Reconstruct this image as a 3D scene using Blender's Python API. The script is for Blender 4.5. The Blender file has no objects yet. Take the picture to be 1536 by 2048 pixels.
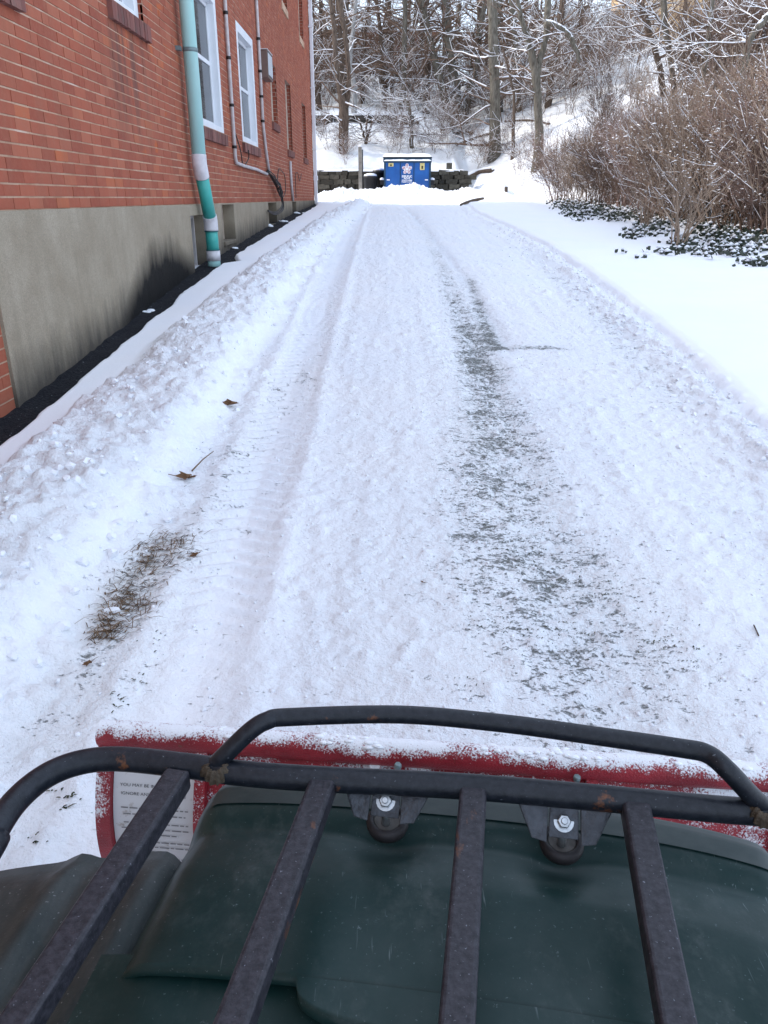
import bpy, math, random
import numpy as np
from mathutils import Vector, Matrix
R = math.radians
random.seed(7); rng = np.random.default_rng(11)
scene = bpy.context.scene
C = scene.collection

# ------------------------------------------------------------------ camera
FOC, PCX, PCY = 1538.0, 768.0, 1024.0            # photograph pixels
PITCH = math.atan((1024 - 396) / FOC)            # horizon row 396
CP, SP = math.cos(PITCH), math.sin(PITCH)
CAM_H = 1.5
cam_d = bpy.data.cameras.new('camera'); cam = bpy.data.objects.new('camera', cam_d); C.objects.link(cam)
cam.location = (0, 0, CAM_H); cam.rotation_euler = (R(90) - PITCH, 0, 0)
cam_d.sensor_fit = 'VERTICAL'; cam_d.sensor_height = 36.0; cam_d.lens = 36.0 * FOC / 2048.0
cam_d.clip_start = 0.02; cam_d.clip_end = 2000
scene.camera = cam
scene.render.resolution_x, scene.render.resolution_y = 768, 1024

# ------------------------------------------------------------------ sky, sun, exposure
SUN_EL, SUN_AZ = R(45), R(-80)                   # sun stands over the building (from -X)
world = bpy.data.worlds.new('World'); scene.world = world; world.use_nodes = True
wt = world.node_tree; wt.nodes.clear()
sky = wt.nodes.new('ShaderNodeTexSky'); sky.sky_type = 'NISHITA'; sky.sun_disc = False
sky.sun_elevation = SUN_EL; sky.sun_rotation = SUN_AZ
sky.air_density = 1.0; sky.dust_density = 2.0; sky.ozone_density = 1.0
bg = wt.nodes.new('ShaderNodeBackground'); bg.inputs['Strength'].default_value = 0.12
wo = wt.nodes.new('ShaderNodeOutputWorld')
# thin bright cloud over the blue
tc = wt.nodes.new('ShaderNodeTexCoord'); cn = wt.nodes.new('ShaderNodeTexNoise')
cn.inputs['Scale'].default_value = 2.2; cn.inputs['Detail'].default_value = 5
cr = wt.nodes.new('ShaderNodeMapRange'); cr.inputs['From Min'].default_value = .3; cr.inputs['From Max'].default_value = .7
cr.inputs['To Min'].default_value = .38; cr.inputs['To Max'].default_value = .72
mx = wt.nodes.new('ShaderNodeMix'); mx.data_type = 'RGBA'; mx.inputs['B'].default_value = (5.5, 6.25, 7.35, 1)
wt.links.new(tc.outputs['Generated'], cn.inputs['Vector']); wt.links.new(cn.outputs['Fac'], cr.inputs['Value'])
wt.links.new(cr.outputs['Result'], mx.inputs['Factor']); wt.links.new(sky.outputs['Color'], mx.inputs['A'])
wt.links.new(mx.outputs['Result'], bg.inputs['Color']); wt.links.new(bg.outputs['Background'], wo.inputs['Surface'])
sun_d = bpy.data.lights.new('sun', 'SUN'); sun = bpy.data.objects.new('sun', sun_d); C.objects.link(sun)
sun_d.energy = 1.25; sun_d.angle = R(4.0); sun_d.color = (1, .94, .85)
sun.rotation_euler = Vector((math.cos(SUN_EL), -0.13, -math.sin(SUN_EL))).to_track_quat('-Z', 'Y').to_euler()
sun.location = (-30, 0, 40)
scene.view_settings.view_transform = 'Standard'; scene.view_settings.look = 'None'
scene.view_settings.exposure = 1.50; scene.view_settings.gamma = 1.0
scene.render.engine = 'CYCLES'
scene.cycles.max_bounces = 6; scene.cycles.diffuse_bounces = 3; scene.cycles.glossy_bounces = 2; scene.cycles.transmission_bounces = 2

# ------------------------------------------------------------------ pixel helpers (photograph pixels -> rays)
def ray(px, py):
    x = (px - PCX) / FOC; y = (PCY - py) / FOC
    return x, CP + SP * y, y * CP - SP
def on_wall(px, py, w=2.25):
    x, Y, z = ray(px, py); d = -w / x
    return Y * d, z * d + CAM_H
def at_depth(px, py, Yd):
    x, Y, z = ray(px, py); d = Yd / Y
    return Vector((x * d, Yd, z * d + CAM_H))
def at_z(px, py, z0):
    x, Y, z = ray(px, py); d = (z0 - CAM_H) / z
    return Vector((x * d, Y * d, z0))

# ------------------------------------------------------------------ object helpers
def link(name, me, m=None, parent=None):
    o = bpy.data.objects.new(name, me); C.objects.link(o)
    if m is not None and me is not None and not me.materials: me.materials.append(m)
    if parent is not None: o.parent = parent
    return o
def tag(o, label=None, cat=None, group=None, kind=None):
    if label: o['label'] = label
    if cat: o['category'] = cat
    if group: o['group'] = group
    if kind: o['kind'] = kind
    return o
def thing(name, label, cat, loc=(0, 0, 0), group=None):
    o = bpy.data.objects.new(name, None); C.objects.link(o); o.location = loc; o.empty_display_size = .2
    return tag(o, label, cat, group)
def copy_tree(o, parent=None):
    c = o.copy(); C.objects.link(c); c.parent = parent
    for ch in list(o.children): copy_tree(ch, c)
    return c
def smooth(me, on=True):
    me.polygons.foreach_set('use_smooth', [on] * len(me.polygons)); return me

class MB:
    def __init__(s): s.v = []; s.f = []; s.sm = []
    def poly(s, pts, smooth=False):
        b = len(s.v); s.v += [tuple(p) for p in pts]; s.f.append(tuple(range(b, b + len(pts)))); s.sm.append(smooth)
    def box(s, x0, x1, y0, y1, z0, z1, skip=()):
        b = len(s.v)
        s.v += [(x0, y0, z0), (x1, y0, z0), (x1, y1, z0), (x0, y1, z0), (x0, y0, z1), (x1, y0, z1), (x1, y1, z1), (x0, y1, z1)]
        for k, q in (('-z', (0, 3, 2, 1)), ('+z', (4, 5, 6, 7)), ('-y', (0, 1, 5, 4)), ('+x', (1, 2, 6, 5)), ('+y', (2, 3, 7, 6)), ('-x', (3, 0, 4, 7))):
            if k not in skip: s.f.append(tuple(b + i for i in q)); s.sm.append(False)
    def prism(s, poly, vec):                       # extrude a polygon along vec
        n = len(poly); b = len(s.v); vec = Vector(vec)
        s.v += [tuple(p) for p in poly] + [tuple(Vector(p) + vec) for p in poly]
        s.f.append(tuple(range(b + n - 1, b - 1, -1))); s.sm.append(False)
        s.f.append(tuple(range(b + n, b + 2 * n))); s.sm.append(False)
        for i in range(n):
            j = (i + 1) % n; s.f.append((b + i, b + j, b + n + j, b + n + i)); s.sm.append(False)
    def tube(s, pts, rad, n=8, cap=True, squash=None):
        pts = [Vector(p) for p in pts]; k = len(pts)
        if not isinstance(rad, (list, tuple)): rad = [rad] * k
        b = len(s.v); u = None
        for i in range(k):
            d = (pts[min(i + 1, k - 1)] - pts[max(i - 1, 0)]).normalized()
            if u is None:
                u = d.cross(Vector((0, 0, 1)) if abs(d.z) < .9 else Vector((1, 0, 0))).normalized()
            else:
                u = (u - d * u.dot(d)).normalized()
            w = d.cross(u)
            for j in range(n):
                a = 2 * math.pi * j / n
                s.v.append(tuple(pts[i] + (u * math.cos(a) + w * math.sin(a)) * rad[i]))
        for i in range(k - 1):
            for j in range(n):
                j2 = (j + 1) % n
                s.f.append((b + i * n + j, b + i * n + j2, b + (i + 1) * n + j2, b + (i + 1) * n + j)); s.sm.append(True)
        if cap:
            s.f.append(tuple(b + n - 1 - j for j in range(n))); s.sm.append(False)
            s.f.append(tuple(b + (k - 1) * n + j for j in range(n))); s.sm.append(False)
    def lathe(s, prof, n=20, M=None):              # profile [(r,z)], around z
        b = len(s.v); k = len(prof)
        for r, z in prof:
            for j in range(n):
                a = 2 * math.pi * j / n; p = Vector((r * math.cos(a), r * math.sin(a), z))
                s.v.append(tuple(M @ p if M else p))
        for i in range(k - 1):
            for j in range(n):
                j2 = (j + 1) % n
                s.f.append((b + i * n + j, b + i * n + j2, b + (i + 1) * n + j2, b + (i + 1) * n + j)); s.sm.append(True)
        s.f.append(tuple(b + n - 1 - j for j in range(n))); s.sm.append(False)
        s.f.append(tuple(b + (k - 1) * n + j for j in range(n))); s.sm.append(False)
    def grid(s, P, sm=True):                       # P: rows of points
        b = len(s.v); n = len(P[0])
        for row in P: s.v += [tuple(p) for p in row]
        for i in range(len(P) - 1):
            for j in range(n - 1):
                s.f.append((b + i * n + j, b + i * n + j + 1, b + (i + 1) * n + j + 1, b + (i + 1) * n + j)); s.sm.append(sm)
    def mesh(s, name='m'):
        me = bpy.data.meshes.new(name); me.from_pydata(s.v, [], s.f)
        me.polygons.foreach_set('use_smooth', s.sm); me.update(); return me
    def build(s, name, m, parent=None, bevel=0, seg=2):
        o = link(name, s.mesh(name), m, parent)
        if bevel:
            bv = o.modifiers.new('bevel', 'BEVEL'); bv.width = bevel; bv.segments = seg; bv.limit_method = 'ANGLE'; bv.angle_limit = R(40)
        return o
def spline(pts, n=6):
    pts = [Vector(p) for p in pts]; out = []
    for i in range(len(pts) - 1):
        p0, p1, p2, p3 = pts[max(i - 1, 0)], pts[i], pts[i + 1], pts[min(i + 2, len(pts) - 1)]
        for k in range(n):
            t = k / n
            out.append(.5 * ((2 * p1) + (p2 - p0) * t + (2 * p0 - 5 * p1 + 4 * p2 - p3) * t * t + (3 * p1 - p0 - 3 * p2 + p3) * t ** 3))
    out.append(pts[-1]); return out

# ------------------------------------------------------------------ material helpers
class NT:
    def __init__(s, name):
        s.m = bpy.data.materials.new(name); s.m.use_nodes = True; s.t = s.m.node_tree; s.t.nodes.clear()
        s.out = s.t.nodes.new('ShaderNodeOutputMaterial'); s.b = s.t.nodes.new('ShaderNodeBsdfPrincipled')
        s.t.links.new(s.b.outputs[0], s.out.inputs['Surface'])
    def n(s, typ, **kw):
        nd = s.t.nodes.new(typ)
        for k, v in kw.items(): setattr(nd, k, v)
        return nd
    def put(s, sock, v):
        if hasattr(v, 'is_output') or isinstance(v, bpy.types.NodeSocket): s.t.links.new(v, sock)
        else: sock.default_value = v
    def coord(s, kind='Object'): return s.n('ShaderNodeTexCoord').outputs[kind]
    def pos(s): return s.n('ShaderNodeNewGeometry').outputs['Position']
    def mapping(s, vec, scale=(1, 1, 1), rot=(0, 0, 0), loc=(0, 0, 0)):
        m = s.n('ShaderNodeMapping'); s.put(m.inputs['Vector'], vec); m.inputs['Scale'].default_value = scale
        m.inputs['Rotation'].default_value = rot; m.inputs['Location'].default_value = loc; return m.outputs[0]
    def noise(s, vec, scale, detail=3, rough=.55, out='Fac'):
        n = s.n('ShaderNodeTexNoise'); s.put(n.inputs['Vector'], vec); n.inputs['Scale'].default_value = scale
        n.inputs['Detail'].default_value = detail; n.inputs['Roughness'].default_value = rough; return n.outputs[out]
    def voro(s, vec, scale, out='Distance', feature='F1'):
        n = s.n('ShaderNodeTexVoronoi', feature=feature); s.put(n.inputs['Vector'], vec); n.inputs['Scale'].default_value = scale; return n.outputs[out]
    def math(s, op, a, b=0.0, clamp=False):
        n = s.n('ShaderNodeMath', operation=op, use_clamp=clamp); s.put(n.inputs[0], a); s.put(n.inputs[1], b); return n.outputs[0]
    def rng(s, v, a, b, c=0.0, d=1.0, smooth=False):
        n = s.n('ShaderNodeMapRange', interpolation_type='SMOOTHSTEP' if smooth else 'LINEAR'); s.put(n.inputs['Value'], v)
        for k, x in (('From Min', a), ('From Max', b), ('To Min', c), ('To Max', d)): s.put(n.inputs[k], x)
        return n.outputs[0]
    def mix(s, f, a, b, mode='MIX'):
        n = s.n('ShaderNodeMix', data_type='RGBA', blend_type=mode); s.put(n.inputs['Factor'], f)
        s.put(n.inputs['A'], (*a, 1) if isinstance(a, tuple) and len(a) == 3 else a); s.put(n.inputs['B'], (*b, 1) if isinstance(b, tuple) and len(b) == 3 else b)
        return n.outputs['Result']
    def ramp(s, f, stops):
        n = s.n('ShaderNodeValToRGB'); s.put(n.inputs[0], f); e = n.color_ramp.elements
        while len(e) < len(stops): e.new(.5)
        for k, (p, c) in zip(e, stops): k.position = p; k.color = (*c, 1)
        return n.outputs[0]
    def sep(s, v):
        n = s.n('ShaderNodeSeparateXYZ'); s.put(n.inputs[0], v); return n.outputs
    def attr(s, name): return s.n('ShaderNodeAttribute', attribute_name=name).outputs['Fac']
    def bump(s, h, strength=.4, dist=.01, normal=None):
        n = s.n('ShaderNodeBump'); n.inputs['Strength'].default_value = strength; n.inputs['Distance'].default_value = dist
        s.put(n.inputs['Height'], h)
        if normal is not None: s.put(n.inputs['Normal'], normal)
        return n.outputs[0]
    def done(s, color=None, rough=None, normal=None, metal=None, spec=None):
        if color is not None: s.put(s.b.inputs['Base Color'], (*color, 1) if isinstance(color, tuple) and len(color) == 3 else color)
        if rough is not None: s.put(s.b.inputs['Roughness'], rough)
        if normal is not None: s.put(s.b.inputs['Normal'], normal)
        if metal is not None: s.put(s.b.inputs['Metallic'], metal)
        if spec is not None: s.put(s.b.inputs['Specular IOR Level'], spec)
        return s.m
def plain(name, col, rough=.6, var=.25, scale=8, metal=0, bump=.0, spec=.4, bscale=60):
    n = NT(name); p = n.coord(); f = n.noise(p, scale, 4)
    c = n.mix(n.rng(f, .3, .7), tuple(x * (1 - var) for x in col), tuple(min(1, x * (1 + var)) for x in col))
    nm = n.bump(n.noise(p, bscale, 3), bump, .01) if bump else None
    return n.done(c, rough, nm, metal, spec)

M = {}
# --- snow on the ground: 'wear' = how far the gravel shows through, plus painted crumb shading, 'crumb' = how churned it is
n = NT('snow'); p = n.pos(); wear = n.attr('wear'); crumb = n.attr('crumb'); brown = n.attr('brown')
st = n.mapping(p, (1.0, 1.5, 1.0), rot=(0, 0, R(16)))
a1 = n.noise(st, 34, 6, .68); a2 = n.noise(n.mapping(p, (1, 1.25, 1)), 7, 4, .6); a3 = n.noise(st, 95, 3, .6)
spk = n.math('ADD', n.math('ADD', n.math('MULTIPLY', a1, .55), n.math('MULTIPLY', a2, .30)), n.math('MULTIPLY', a3, .30))
thr = n.rng(wear, 0, 1, .385, .605)
dark = n.math('MULTIPLY', n.rng(n.math('SUBTRACT', thr, spk), -.03, .06, 0, 1), n.rng(wear, .01, .10, 0, 1))
grav = n.mix(n.noise(p, 120, 3), (.030, .035, .027), (.15, .16, .135))
grav = n.mix(brown, grav, n.mix(n.noise(p, 80, 3), (.035, .02, .01), (.13, .085, .05)))
slush = n.rng(wear, .15, .9, 0, .24)
tint = n.mix(n.rng(n.noise(p, 1.3, 3), .35, .65), (.835, .865, .92), (.86, .875, .91))
gr_ = n.math('MULTIPLY', n.rng(n.noise(n.mapping(p, (1, 1.25, 1)), 75, 4, .7), .50, .68), n.math('MULTIPLY', n.attr('grain'), .42)); tint = n.mix(gr_, tint, (.56, .62, .70))
pack = n.attr('pack'); tint = n.mix(n.math('MULTIPLY', pack, .55), tint, (.66, .71, .79))
tint = n.mix(n.math('MULTIPLY', brown, .25), tint, (.62, .58, .50))
col = n.mix(slush, tint, (.53, .55, .51)); col = n.mix(n.math('MULTIPLY', dark, .86), col, grav)
bh = n.math('ADD', n.math('MULTIPLY', n.noise(p, 46, 5, .65), n.rng(crumb, 0, 1, .10, 1.0)), n.math('MULTIPLY', n.voro(p, 30, feature='SMOOTH_F1'), n.math('MULTIPLY', crumb, .5)))
bh = n.math('SUBTRACT', bh, n.math('MULTIPLY', dark, .5))
M['snow'] = n.done(col, .62, n.bump(bh, 1.0, .022), spec=.3)
n = NT('loose_snow'); p = n.coord()
M['snow_cap'] = n.done((.81, .835, .885), .65, n.bump(n.noise(p, 35, 4, .6), .5, .012), spec=.3)
M['branch_snow'] = NT('branch_snow').done((.84, .855, .89), .7, spec=.2)
# --- brick
def brick_colour(n, rnd, p):
    c = n.ramp(rnd, [(0, (.27, .066, .038)), (.3, (.315, .080, .045)), (.7, (.34, .092, .052)), (.93, (.375, .118, .068)), (1, (.43, .115, .048))])
    y, z = n.sep(p)[1], n.sep(p)[2]
    c = n.mix(n.rng(n.noise(n.mapping(p, (6, 6, 1.2)), 1.0, 4, .6), .38, .72, 0, .5), c, (.24, .088, .055))
    c = n.mix(n.rng(n.noise(p, 24, 4, .6), .45, .75, 0, .35), c, (.37, .145, .09))
    # orange replaced bricks and soot that has run down below the sills (own shapes, on the wall)
    org = n.math('MULTIPLY', n.rng(n.noise(n.mapping(p, (1, 2.6, 4.0)), 1.0, 3, .6), .61, .64), n.rng(n.math('ABSOLUTE', n.math('SUBTRACT', y, 8.6)), .45, .9, 1, 0))
    c = n.mix(n.math('MULTIPLY', org, .75), c, (.44, .105, .03))
    run = n.math('MULTIPLY', n.rng(n.noise(n.mapping(p, (1, 7, .35)), 1.0, 4, .6), .40, .62), n.rng(n.math('ABSOLUTE', n.math('SUBTRACT', y, 7.75)), .25, 1.0, 1, 0))
    run = n.math('MULTIPLY', run, n.math('MULTIPLY', n.rng(z, 1.75, 2.5, 0, 1), n.rng(z, 2.75, 3.1, 1, 0)))
    c = n.mix(n.math('MULTIPLY', run, .75), c, (.105, .055, .045)); return c
n = NT('brick'); p = n.pos()
rnd = n.math('FRACT', n.math('ADD', n.n('ShaderNodeObjectInfo').outputs['Random'], n.n('ShaderNodeNewGeometry').outputs['Random Per Island']))
M['brick'] = n.done(brick_colour(n, rnd, p), .85, n.bump(n.noise(p, 90, 4, .6), .45, .006), spec=.25)
n = NT('mortar'); p = n.pos()
c = n.mix(n.rng(n.noise(p, 2.5, 4), .4, .65), (.54, .385, .28), (.40, .235, .16))
c = n.mix(n.rng(n.noise(p, 11, 5, .7), .52, .72, 0, .75), c, (.30, .15, .10)); c = n.mix(n.rng(n.noise(n.mapping(p, (1, 1, 3)), 1.7, 4), .6, .72, 0, .8), c, (.70, .60, .52))
M['mortar'] = n.done(c, .95, n.bump(n.noise(p, 120, 3), .5, .004), spec=.15)
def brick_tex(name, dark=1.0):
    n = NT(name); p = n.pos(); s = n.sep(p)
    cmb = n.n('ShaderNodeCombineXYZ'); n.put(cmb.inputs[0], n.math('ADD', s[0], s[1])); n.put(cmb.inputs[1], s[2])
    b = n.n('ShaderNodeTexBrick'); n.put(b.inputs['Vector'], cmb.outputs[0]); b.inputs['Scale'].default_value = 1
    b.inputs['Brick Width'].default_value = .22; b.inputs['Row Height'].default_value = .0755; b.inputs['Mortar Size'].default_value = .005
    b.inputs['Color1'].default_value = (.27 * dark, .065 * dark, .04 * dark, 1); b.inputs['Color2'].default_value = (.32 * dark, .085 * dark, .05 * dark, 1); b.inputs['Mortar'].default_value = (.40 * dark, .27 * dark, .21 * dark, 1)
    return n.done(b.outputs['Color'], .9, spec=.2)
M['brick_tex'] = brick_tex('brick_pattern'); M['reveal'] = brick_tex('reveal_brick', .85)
n = NT('sill_brick'); p = n.pos()
rnd = n.math('FRACT', n.math('ADD', n.n('ShaderNodeObjectInfo').outputs['Random'], n.n('ShaderNodeNewGeometry').outputs['Random Per Island']))
c = n.ramp(rnd, [(0, (.13, .05, .045)), (.6, (.22, .085, .07)), (1, (.26, .13, .11))])
c = n.mix(n.rng(n.noise(p, 9, 4), .45, .7, 0, .6), c, (.10, .075, .065))
M['sill'] = n.done(c, .85, n.bump(n.noise(p, 80, 4), .4, .006), spec=.25)
# --- parged concrete foundation with black mould/tar stains of their own shape
n = NT('parging'); p = n.pos(); s = n.sep(p)
c = n.mix(n.rng(n.noise(p, 3, 5, .6), .35, .7), (.33, .272, .20), (.43, .365, .28))
c = n.mix(n.rng(n.noise(n.mapping(p, (1, 9, .8)), 1.3, 4), .5, .75, 0, .5), c, (.29, .243, .18))
c = n.mix(n.rng(n.noise(p, 160, 3), .35, .7, 0, .6), c, (.17, .145, .108))
gl = n.math('ADD', n.math('MULTIPLY', n.math('SUBTRACT', s[1], 4.6), .072), .30)           # foot of the wall
up = n.math('SUBTRACT', s[2], n.math('MINIMUM', gl, n.math('ADD', n.math('MULTIPLY', s[1], .034), .40)))
nz = n.math('MULTIPLY', n.math('SUBTRACT', n.noise(n.mapping(p, (1, 5, 1.0)), 1.6, 5, .62), .5), .45)
low = n.rng(n.math('ADD', up, nz), .02, .34, .85, 0)
yy = n.math('DIVIDE', n.math('SUBTRACT', s[1], 8.1), 1.45); bl = n.math('SUBTRACT', 1.0, n.math('MULTIPLY', yy, yy))
blot = n.rng(n.math('SUBTRACT', n.math('ADD', n.math('MULTIPLY', bl, .52), n.math('MULTIPLY', nz, .6)), up), -.12, .18)
c = n.mix(low, c, (.055, .050, .045)); c = n.mix(n.math('MULTIPLY', blot, .97), c, (.006, .006, .007))
M['parging'] = n.done(c, .92, n.bump(n.math('ADD', n.noise(p, 70, 5, .65), n.math('MULTIPLY', n.noise(p, 9, 3), 1.2)), .6, .010), spec=.2)
n = NT('tar'); p = n.pos()
c = n.mix(n.rng(n.noise(p, 40, 4), .45, .75), (.006, .007, .011), (.022, .022, .026)); c = n.mix(n.rng(n.noise(p, 55, 2), .72, .76, 0, .8), c, (.7, .72, .76))
M['tar'] = n.done(c, .85, n.bump(n.noise(p, 60, 4), .7, .02), spec=.2)
M['white_trim'] = plain('white_trim', (.72, .74, .78), .45, .06, 3)
M['white_paint'] = plain('old_white_paint', (.60, .56, .56), .6, .14, 9, bump=.15)
M['beige'] = plain('beige_trim', (.56, .46, .38), .6, .12, 6)
n = NT('window_glass'); M['glass'] = n.done((.025, .03, .036), .06, spec=.6)
M['curtain'] = plain('curtain', (.42, .43, .46), .8, .3, 14)
M['teal'] = None
n = NT('teal_pipe'); p = n.pos(); z = n.sep(p)[2]
c = n.mix(n.rng(n.noise(n.mapping(p, (3, 3, .7)), 1.6, 4), .35, .7), (.34, .62, .61), (.43, .69, .67)); c = n.mix(n.rng(n.noise(p, 30, 3), .6, .8, 0, .3), c, (.40, .52, .50))
M['teal'] = n.done(c, .4, spec=.45)
n = NT('fresh_teal_pipe'); p = n.pos(); M['teal2'] = n.done(n.mix(n.noise(p, 6, 3), (.03, .34, .30), (.06, .42, .37)), .35, spec=.5)
M['coupling'] = plain('white_coupling', (.62, .60, .63), .5, .14, 14)
M['seam'] = plain('dark_seam', (.03, .12, .13), .6, .1)
M['strap'] = plain('grey_strap', (.18, .24, .25), .45, .2, metal=.4)
M['conduit'] = plain('conduit', (.50, .46, .46), .5, .18, 12)
M['cable'] = plain('cable', (.015, .012, .012), .5, .2)
M['ac_brown'] = plain('ac_brown', (.15, .095, .08), .55, .1, 6)
M['ac_dark'] = plain('ac_dark', (.05, .055, .06), .5, .2)
# --- stone, wood, bark
n = NT('wall_stone'); p = n.pos(); rnd = n.n('ShaderNodeObjectInfo').outputs['Random']
c = n.ramp(rnd, [(0, (.045, .042, .034)), (.5, (.085, .078, .062)), (1, (.14, .128, .10))]); c = n.mix(n.rng(n.noise(p, 10, 5, .65), .4, .7, 0, .7), c, (.045, .042, .033))
M['stone'] = n.done(c, .92, n.bump(n.noise(p, 22, 5, .65), .8, .03), spec=.2)
M['joint'] = plain('wall_core', (.03, .028, .023), .95, .3)
M['post_wood'] = plain('post_wood', (.27, .25, .215), .8, .25, 10, bump=.3)
M['timber'] = plain('old_timber', (.05, .042, .035), .9, .4, 6, bump=.5)
def bark(name, a, b, sc=9):
    n = NT(name); p = n.coord(); q = n.mapping(p, (1, 1, .22)); f = n.noise(q, sc * 2.2, 5, .65)
    c = n.mix(n.rng(f, .35, .68), a, b); c = n.mix(n.rng(n.noise(p, 2.2, 3), .5, .75, 0, .5), c, tuple(x * .6 for x in b))
    return n.done(c, .92, n.bump(f, .8, .03), spec=.15)
M['bark'] = bark('bark_grey', (.075, .064, .050), (.22, .20, .165))
M['bark_brown'] = bark('bark_brown', (.06, .044, .034), (.18, .135, .105))
M['bark_pale'] = bark('bark_pale', (.18, .175, .165), (.42, .41, .40))
M['twig'] = plain('twig_brown', (.165, .115, .088), .9, .35, 2.5, spec=.15)
M['twig_far'] = plain('twig_far', (.18, .12, .088), .9, .35, 2.5, spec=.15)
M['twig_red'] = plain('twig_red', (.27, .19, .16), .9, .4, 1.7, spec=.15)
M['twig_dark'] = plain('twig_dark', (.125, .09, .074), .9, .35, 1.7, spec=.15)
M['twig_tan'] = plain('twig_tan', (.33, .25, .19), .9, .35, 1.7, spec=.15)
n = NT('ivy_leaf'); p = n.coord(); M['ivy'] = n.done(n.mix(n.noise(p, 12, 2), (.008, .014, .008), (.030, .042, .022)), .5, spec=.4)
n = NT('dead_leaf'); p = n.coord(); M['leaf'] = n.done(n.mix(n.noise(p, 60, 3), (.07, .034, .018), (.21, .115, .06)), .75, spec=.2)
n = NT('dry_grass'); r_ = n.n('ShaderNodeNewGeometry').outputs['Random Per Island']
M['straw'] = n.done(n.ramp(r_, [(0, (.05, .028, .017)), (.5, (.14, .085, .05)), (1, (.27, .19, .11))]), .85, spec=.2)
n = NT('weed_green'); r_ = n.n('ShaderNodeNewGeometry').outputs['Random Per Island']
M['weed'] = n.done(n.ramp(r_, [(0, (.012, .018, .008)), (.6, (.04, .05, .022)), (1, (.10, .085, .045))]), .8, spec=.2)
# --- dumpster
n = NT('blue_steel'); p = n.coord(); c = n.mix(n.rng(n.noise(p, 3, 5), .35, .7), (.004, .085, .33), (.010, .125, .44)); c = n.mix(n.rng(n.noise(n.mapping(p, (4, 4, .8)), 2, 4), .62, .8, 0, .6), c, (.01, .05, .16))
M['blue'] = n.done(c, .42, n.bump(n.noise(p, 5, 2), .12, .03), spec=.45)
M['blue_dark'] = plain('blue_dark', (.01, .045, .085), .5, .25)
M['black_plastic'] = plain('black_plastic', (.012, .012, .014), .5, .3, 5)
M['decal_white'] = plain('decal_white', (.82, .85, .90), .5, .05)
M['decal_red'] = plain('decal_red', (.45, .03, .05), .5, .05)
M['decal_yellow'] = plain('decal_yellow', (.68, .58, .24), .5, .12, 20)
M['decal_dark'] = plain('decal_dark', (.05, .04, .02), .6, .1)
# --- machine
n = NT('rack_steel'); p = n.pos(); f = n.noise(p, 140, 4, .65)
c = n.mix(n.rng(f, .35, .68), (.012, .012, .017), (.038, .036, .046)); c = n.mix(n.rng(n.noise(p, 330, 2), .68, .76, 0, .55), c, (.24, .25, .30))
c = n.mix(n.rng(n.noise(n.mapping(p, (1, .4, 1)), 22, 5, .7), .635, .70, 0, .8), c, (.14, .055, .025))
M['rack'] = n.done(c, .50, n.bump(f, .35, .002), spec=.32)
n = NT('rack_tube'); p = n.pos(); f = n.noise(p, 120, 4, .65)
c = n.mix(n.rng(f, .35, .68), (.006, .008, .013), (.016, .019, .027)); c = n.mix(n.rng(n.noise(p, 300, 2), .70, .78, 0, .5), c, (.20, .22, .26))
c = n.mix(n.rng(n.noise(p, 17, 5, .7), .66, .72, 0, .75), c, (.16, .06, .025))
M['tube'] = n.done(c, .40, n.bump(f, .3, .002), spec=.30)
n = NT('weld_rust'); p = n.pos(); M['weld'] = n.done(n.mix(n.noise(p, 150, 4), (.025, .018, .013), (.11, .082, .055)), .7, n.bump(n.noise(p, 130, 4), .9, .004), metal=.3)
n = NT('green_plastic'); p = n.pos(); c = n.mix(n.rng(n.noise(p, 7, 4), .35, .7), (.003, .021, .020), (.009, .031, .030))
c = n.mix(n.rng(n.noise(p, 30, 6, .7), .45, .8, 0, .22), c, (.045, .060, .060))
c = n.mix(n.rng(n.noise(p, 260, 2), .69, .74, 0, .5), c, (.12, .16, .17)); c = n.mix(n.math('MULTIPLY', n.rng(n.noise(p, 70, 6, .8), .635, .69), n.rng(n.noise(p, 9, 3), .47, .6, 0, .75)), c, (.22, .27, .29))
sm = n.math('MULTIPLY', n.rng(n.noise(n.mapping(p, (1, .5, 1), rot=(0, 0, .5)), 12, 6, .7), .52, .72), n.rng(n.noise(p, 55, 4, .7), .40, .62)); c = n.mix(n.math('MULTIPLY', sm, .55), c, (.085, .10, .10))
sc2 = n.math('MULTIPLY', n.rng(n.noise(n.mapping(p, (1, .06, 1), rot=(0, 0, -.6)), 260, 2, .5), .70, .74), n.rng(n.noise(p, 14, 2), .5, .62, 0, .6)); c = n.mix(sc2, c, (.16, .20, .21))
M['green'] = n.done(c, n.rng(n.noise(p, 20, 4), .3, .7, .34, .52), n.bump(n.noise(p, 200, 3), .12, .001), spec=.32)
n = NT('fender_plastic'); p = n.pos(); c = n.mix(n.rng(n.noise(p, 6, 4), .4, .65), (.010, .020, .021), (.024, .030, .030))
c = n.mix(n.rng(n.noise(n.mapping(p, (1, .35, 1)), 60, 5, .7), .42, .75, 0, .5), c, (.062, .066, .064)); c = n.mix(n.rng(n.noise(p, 240, 2), .68, .74, 0, .5), c, (.25, .26, .27))
M['fender'] = n.done(c, .5, n.bump(n.noise(p, 150, 3), .2, .002), spec=.4)
n = NT('dusty_sheen_green_plastic'); p = n.pos(); c = n.mix(n.rng(n.noise(n.mapping(p, (1, 2, 1)), 26, 5, .65), .35, .7), (.009, .022, .022), (.026, .038, .037)); M['dusty_sheen_green'] = n.done(c, .5, spec=.4)  # paler than the bonnet: dust and painted sky sheen together
M['bracket'] = plain('zinc_bracket', (.055, .06, .07), .45, .3, 70, metal=.6, bump=.2, bscale=200)
M['bolt'] = plain('bolt', (.42, .44, .46), .3, .25, 90, metal=.9)
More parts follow.
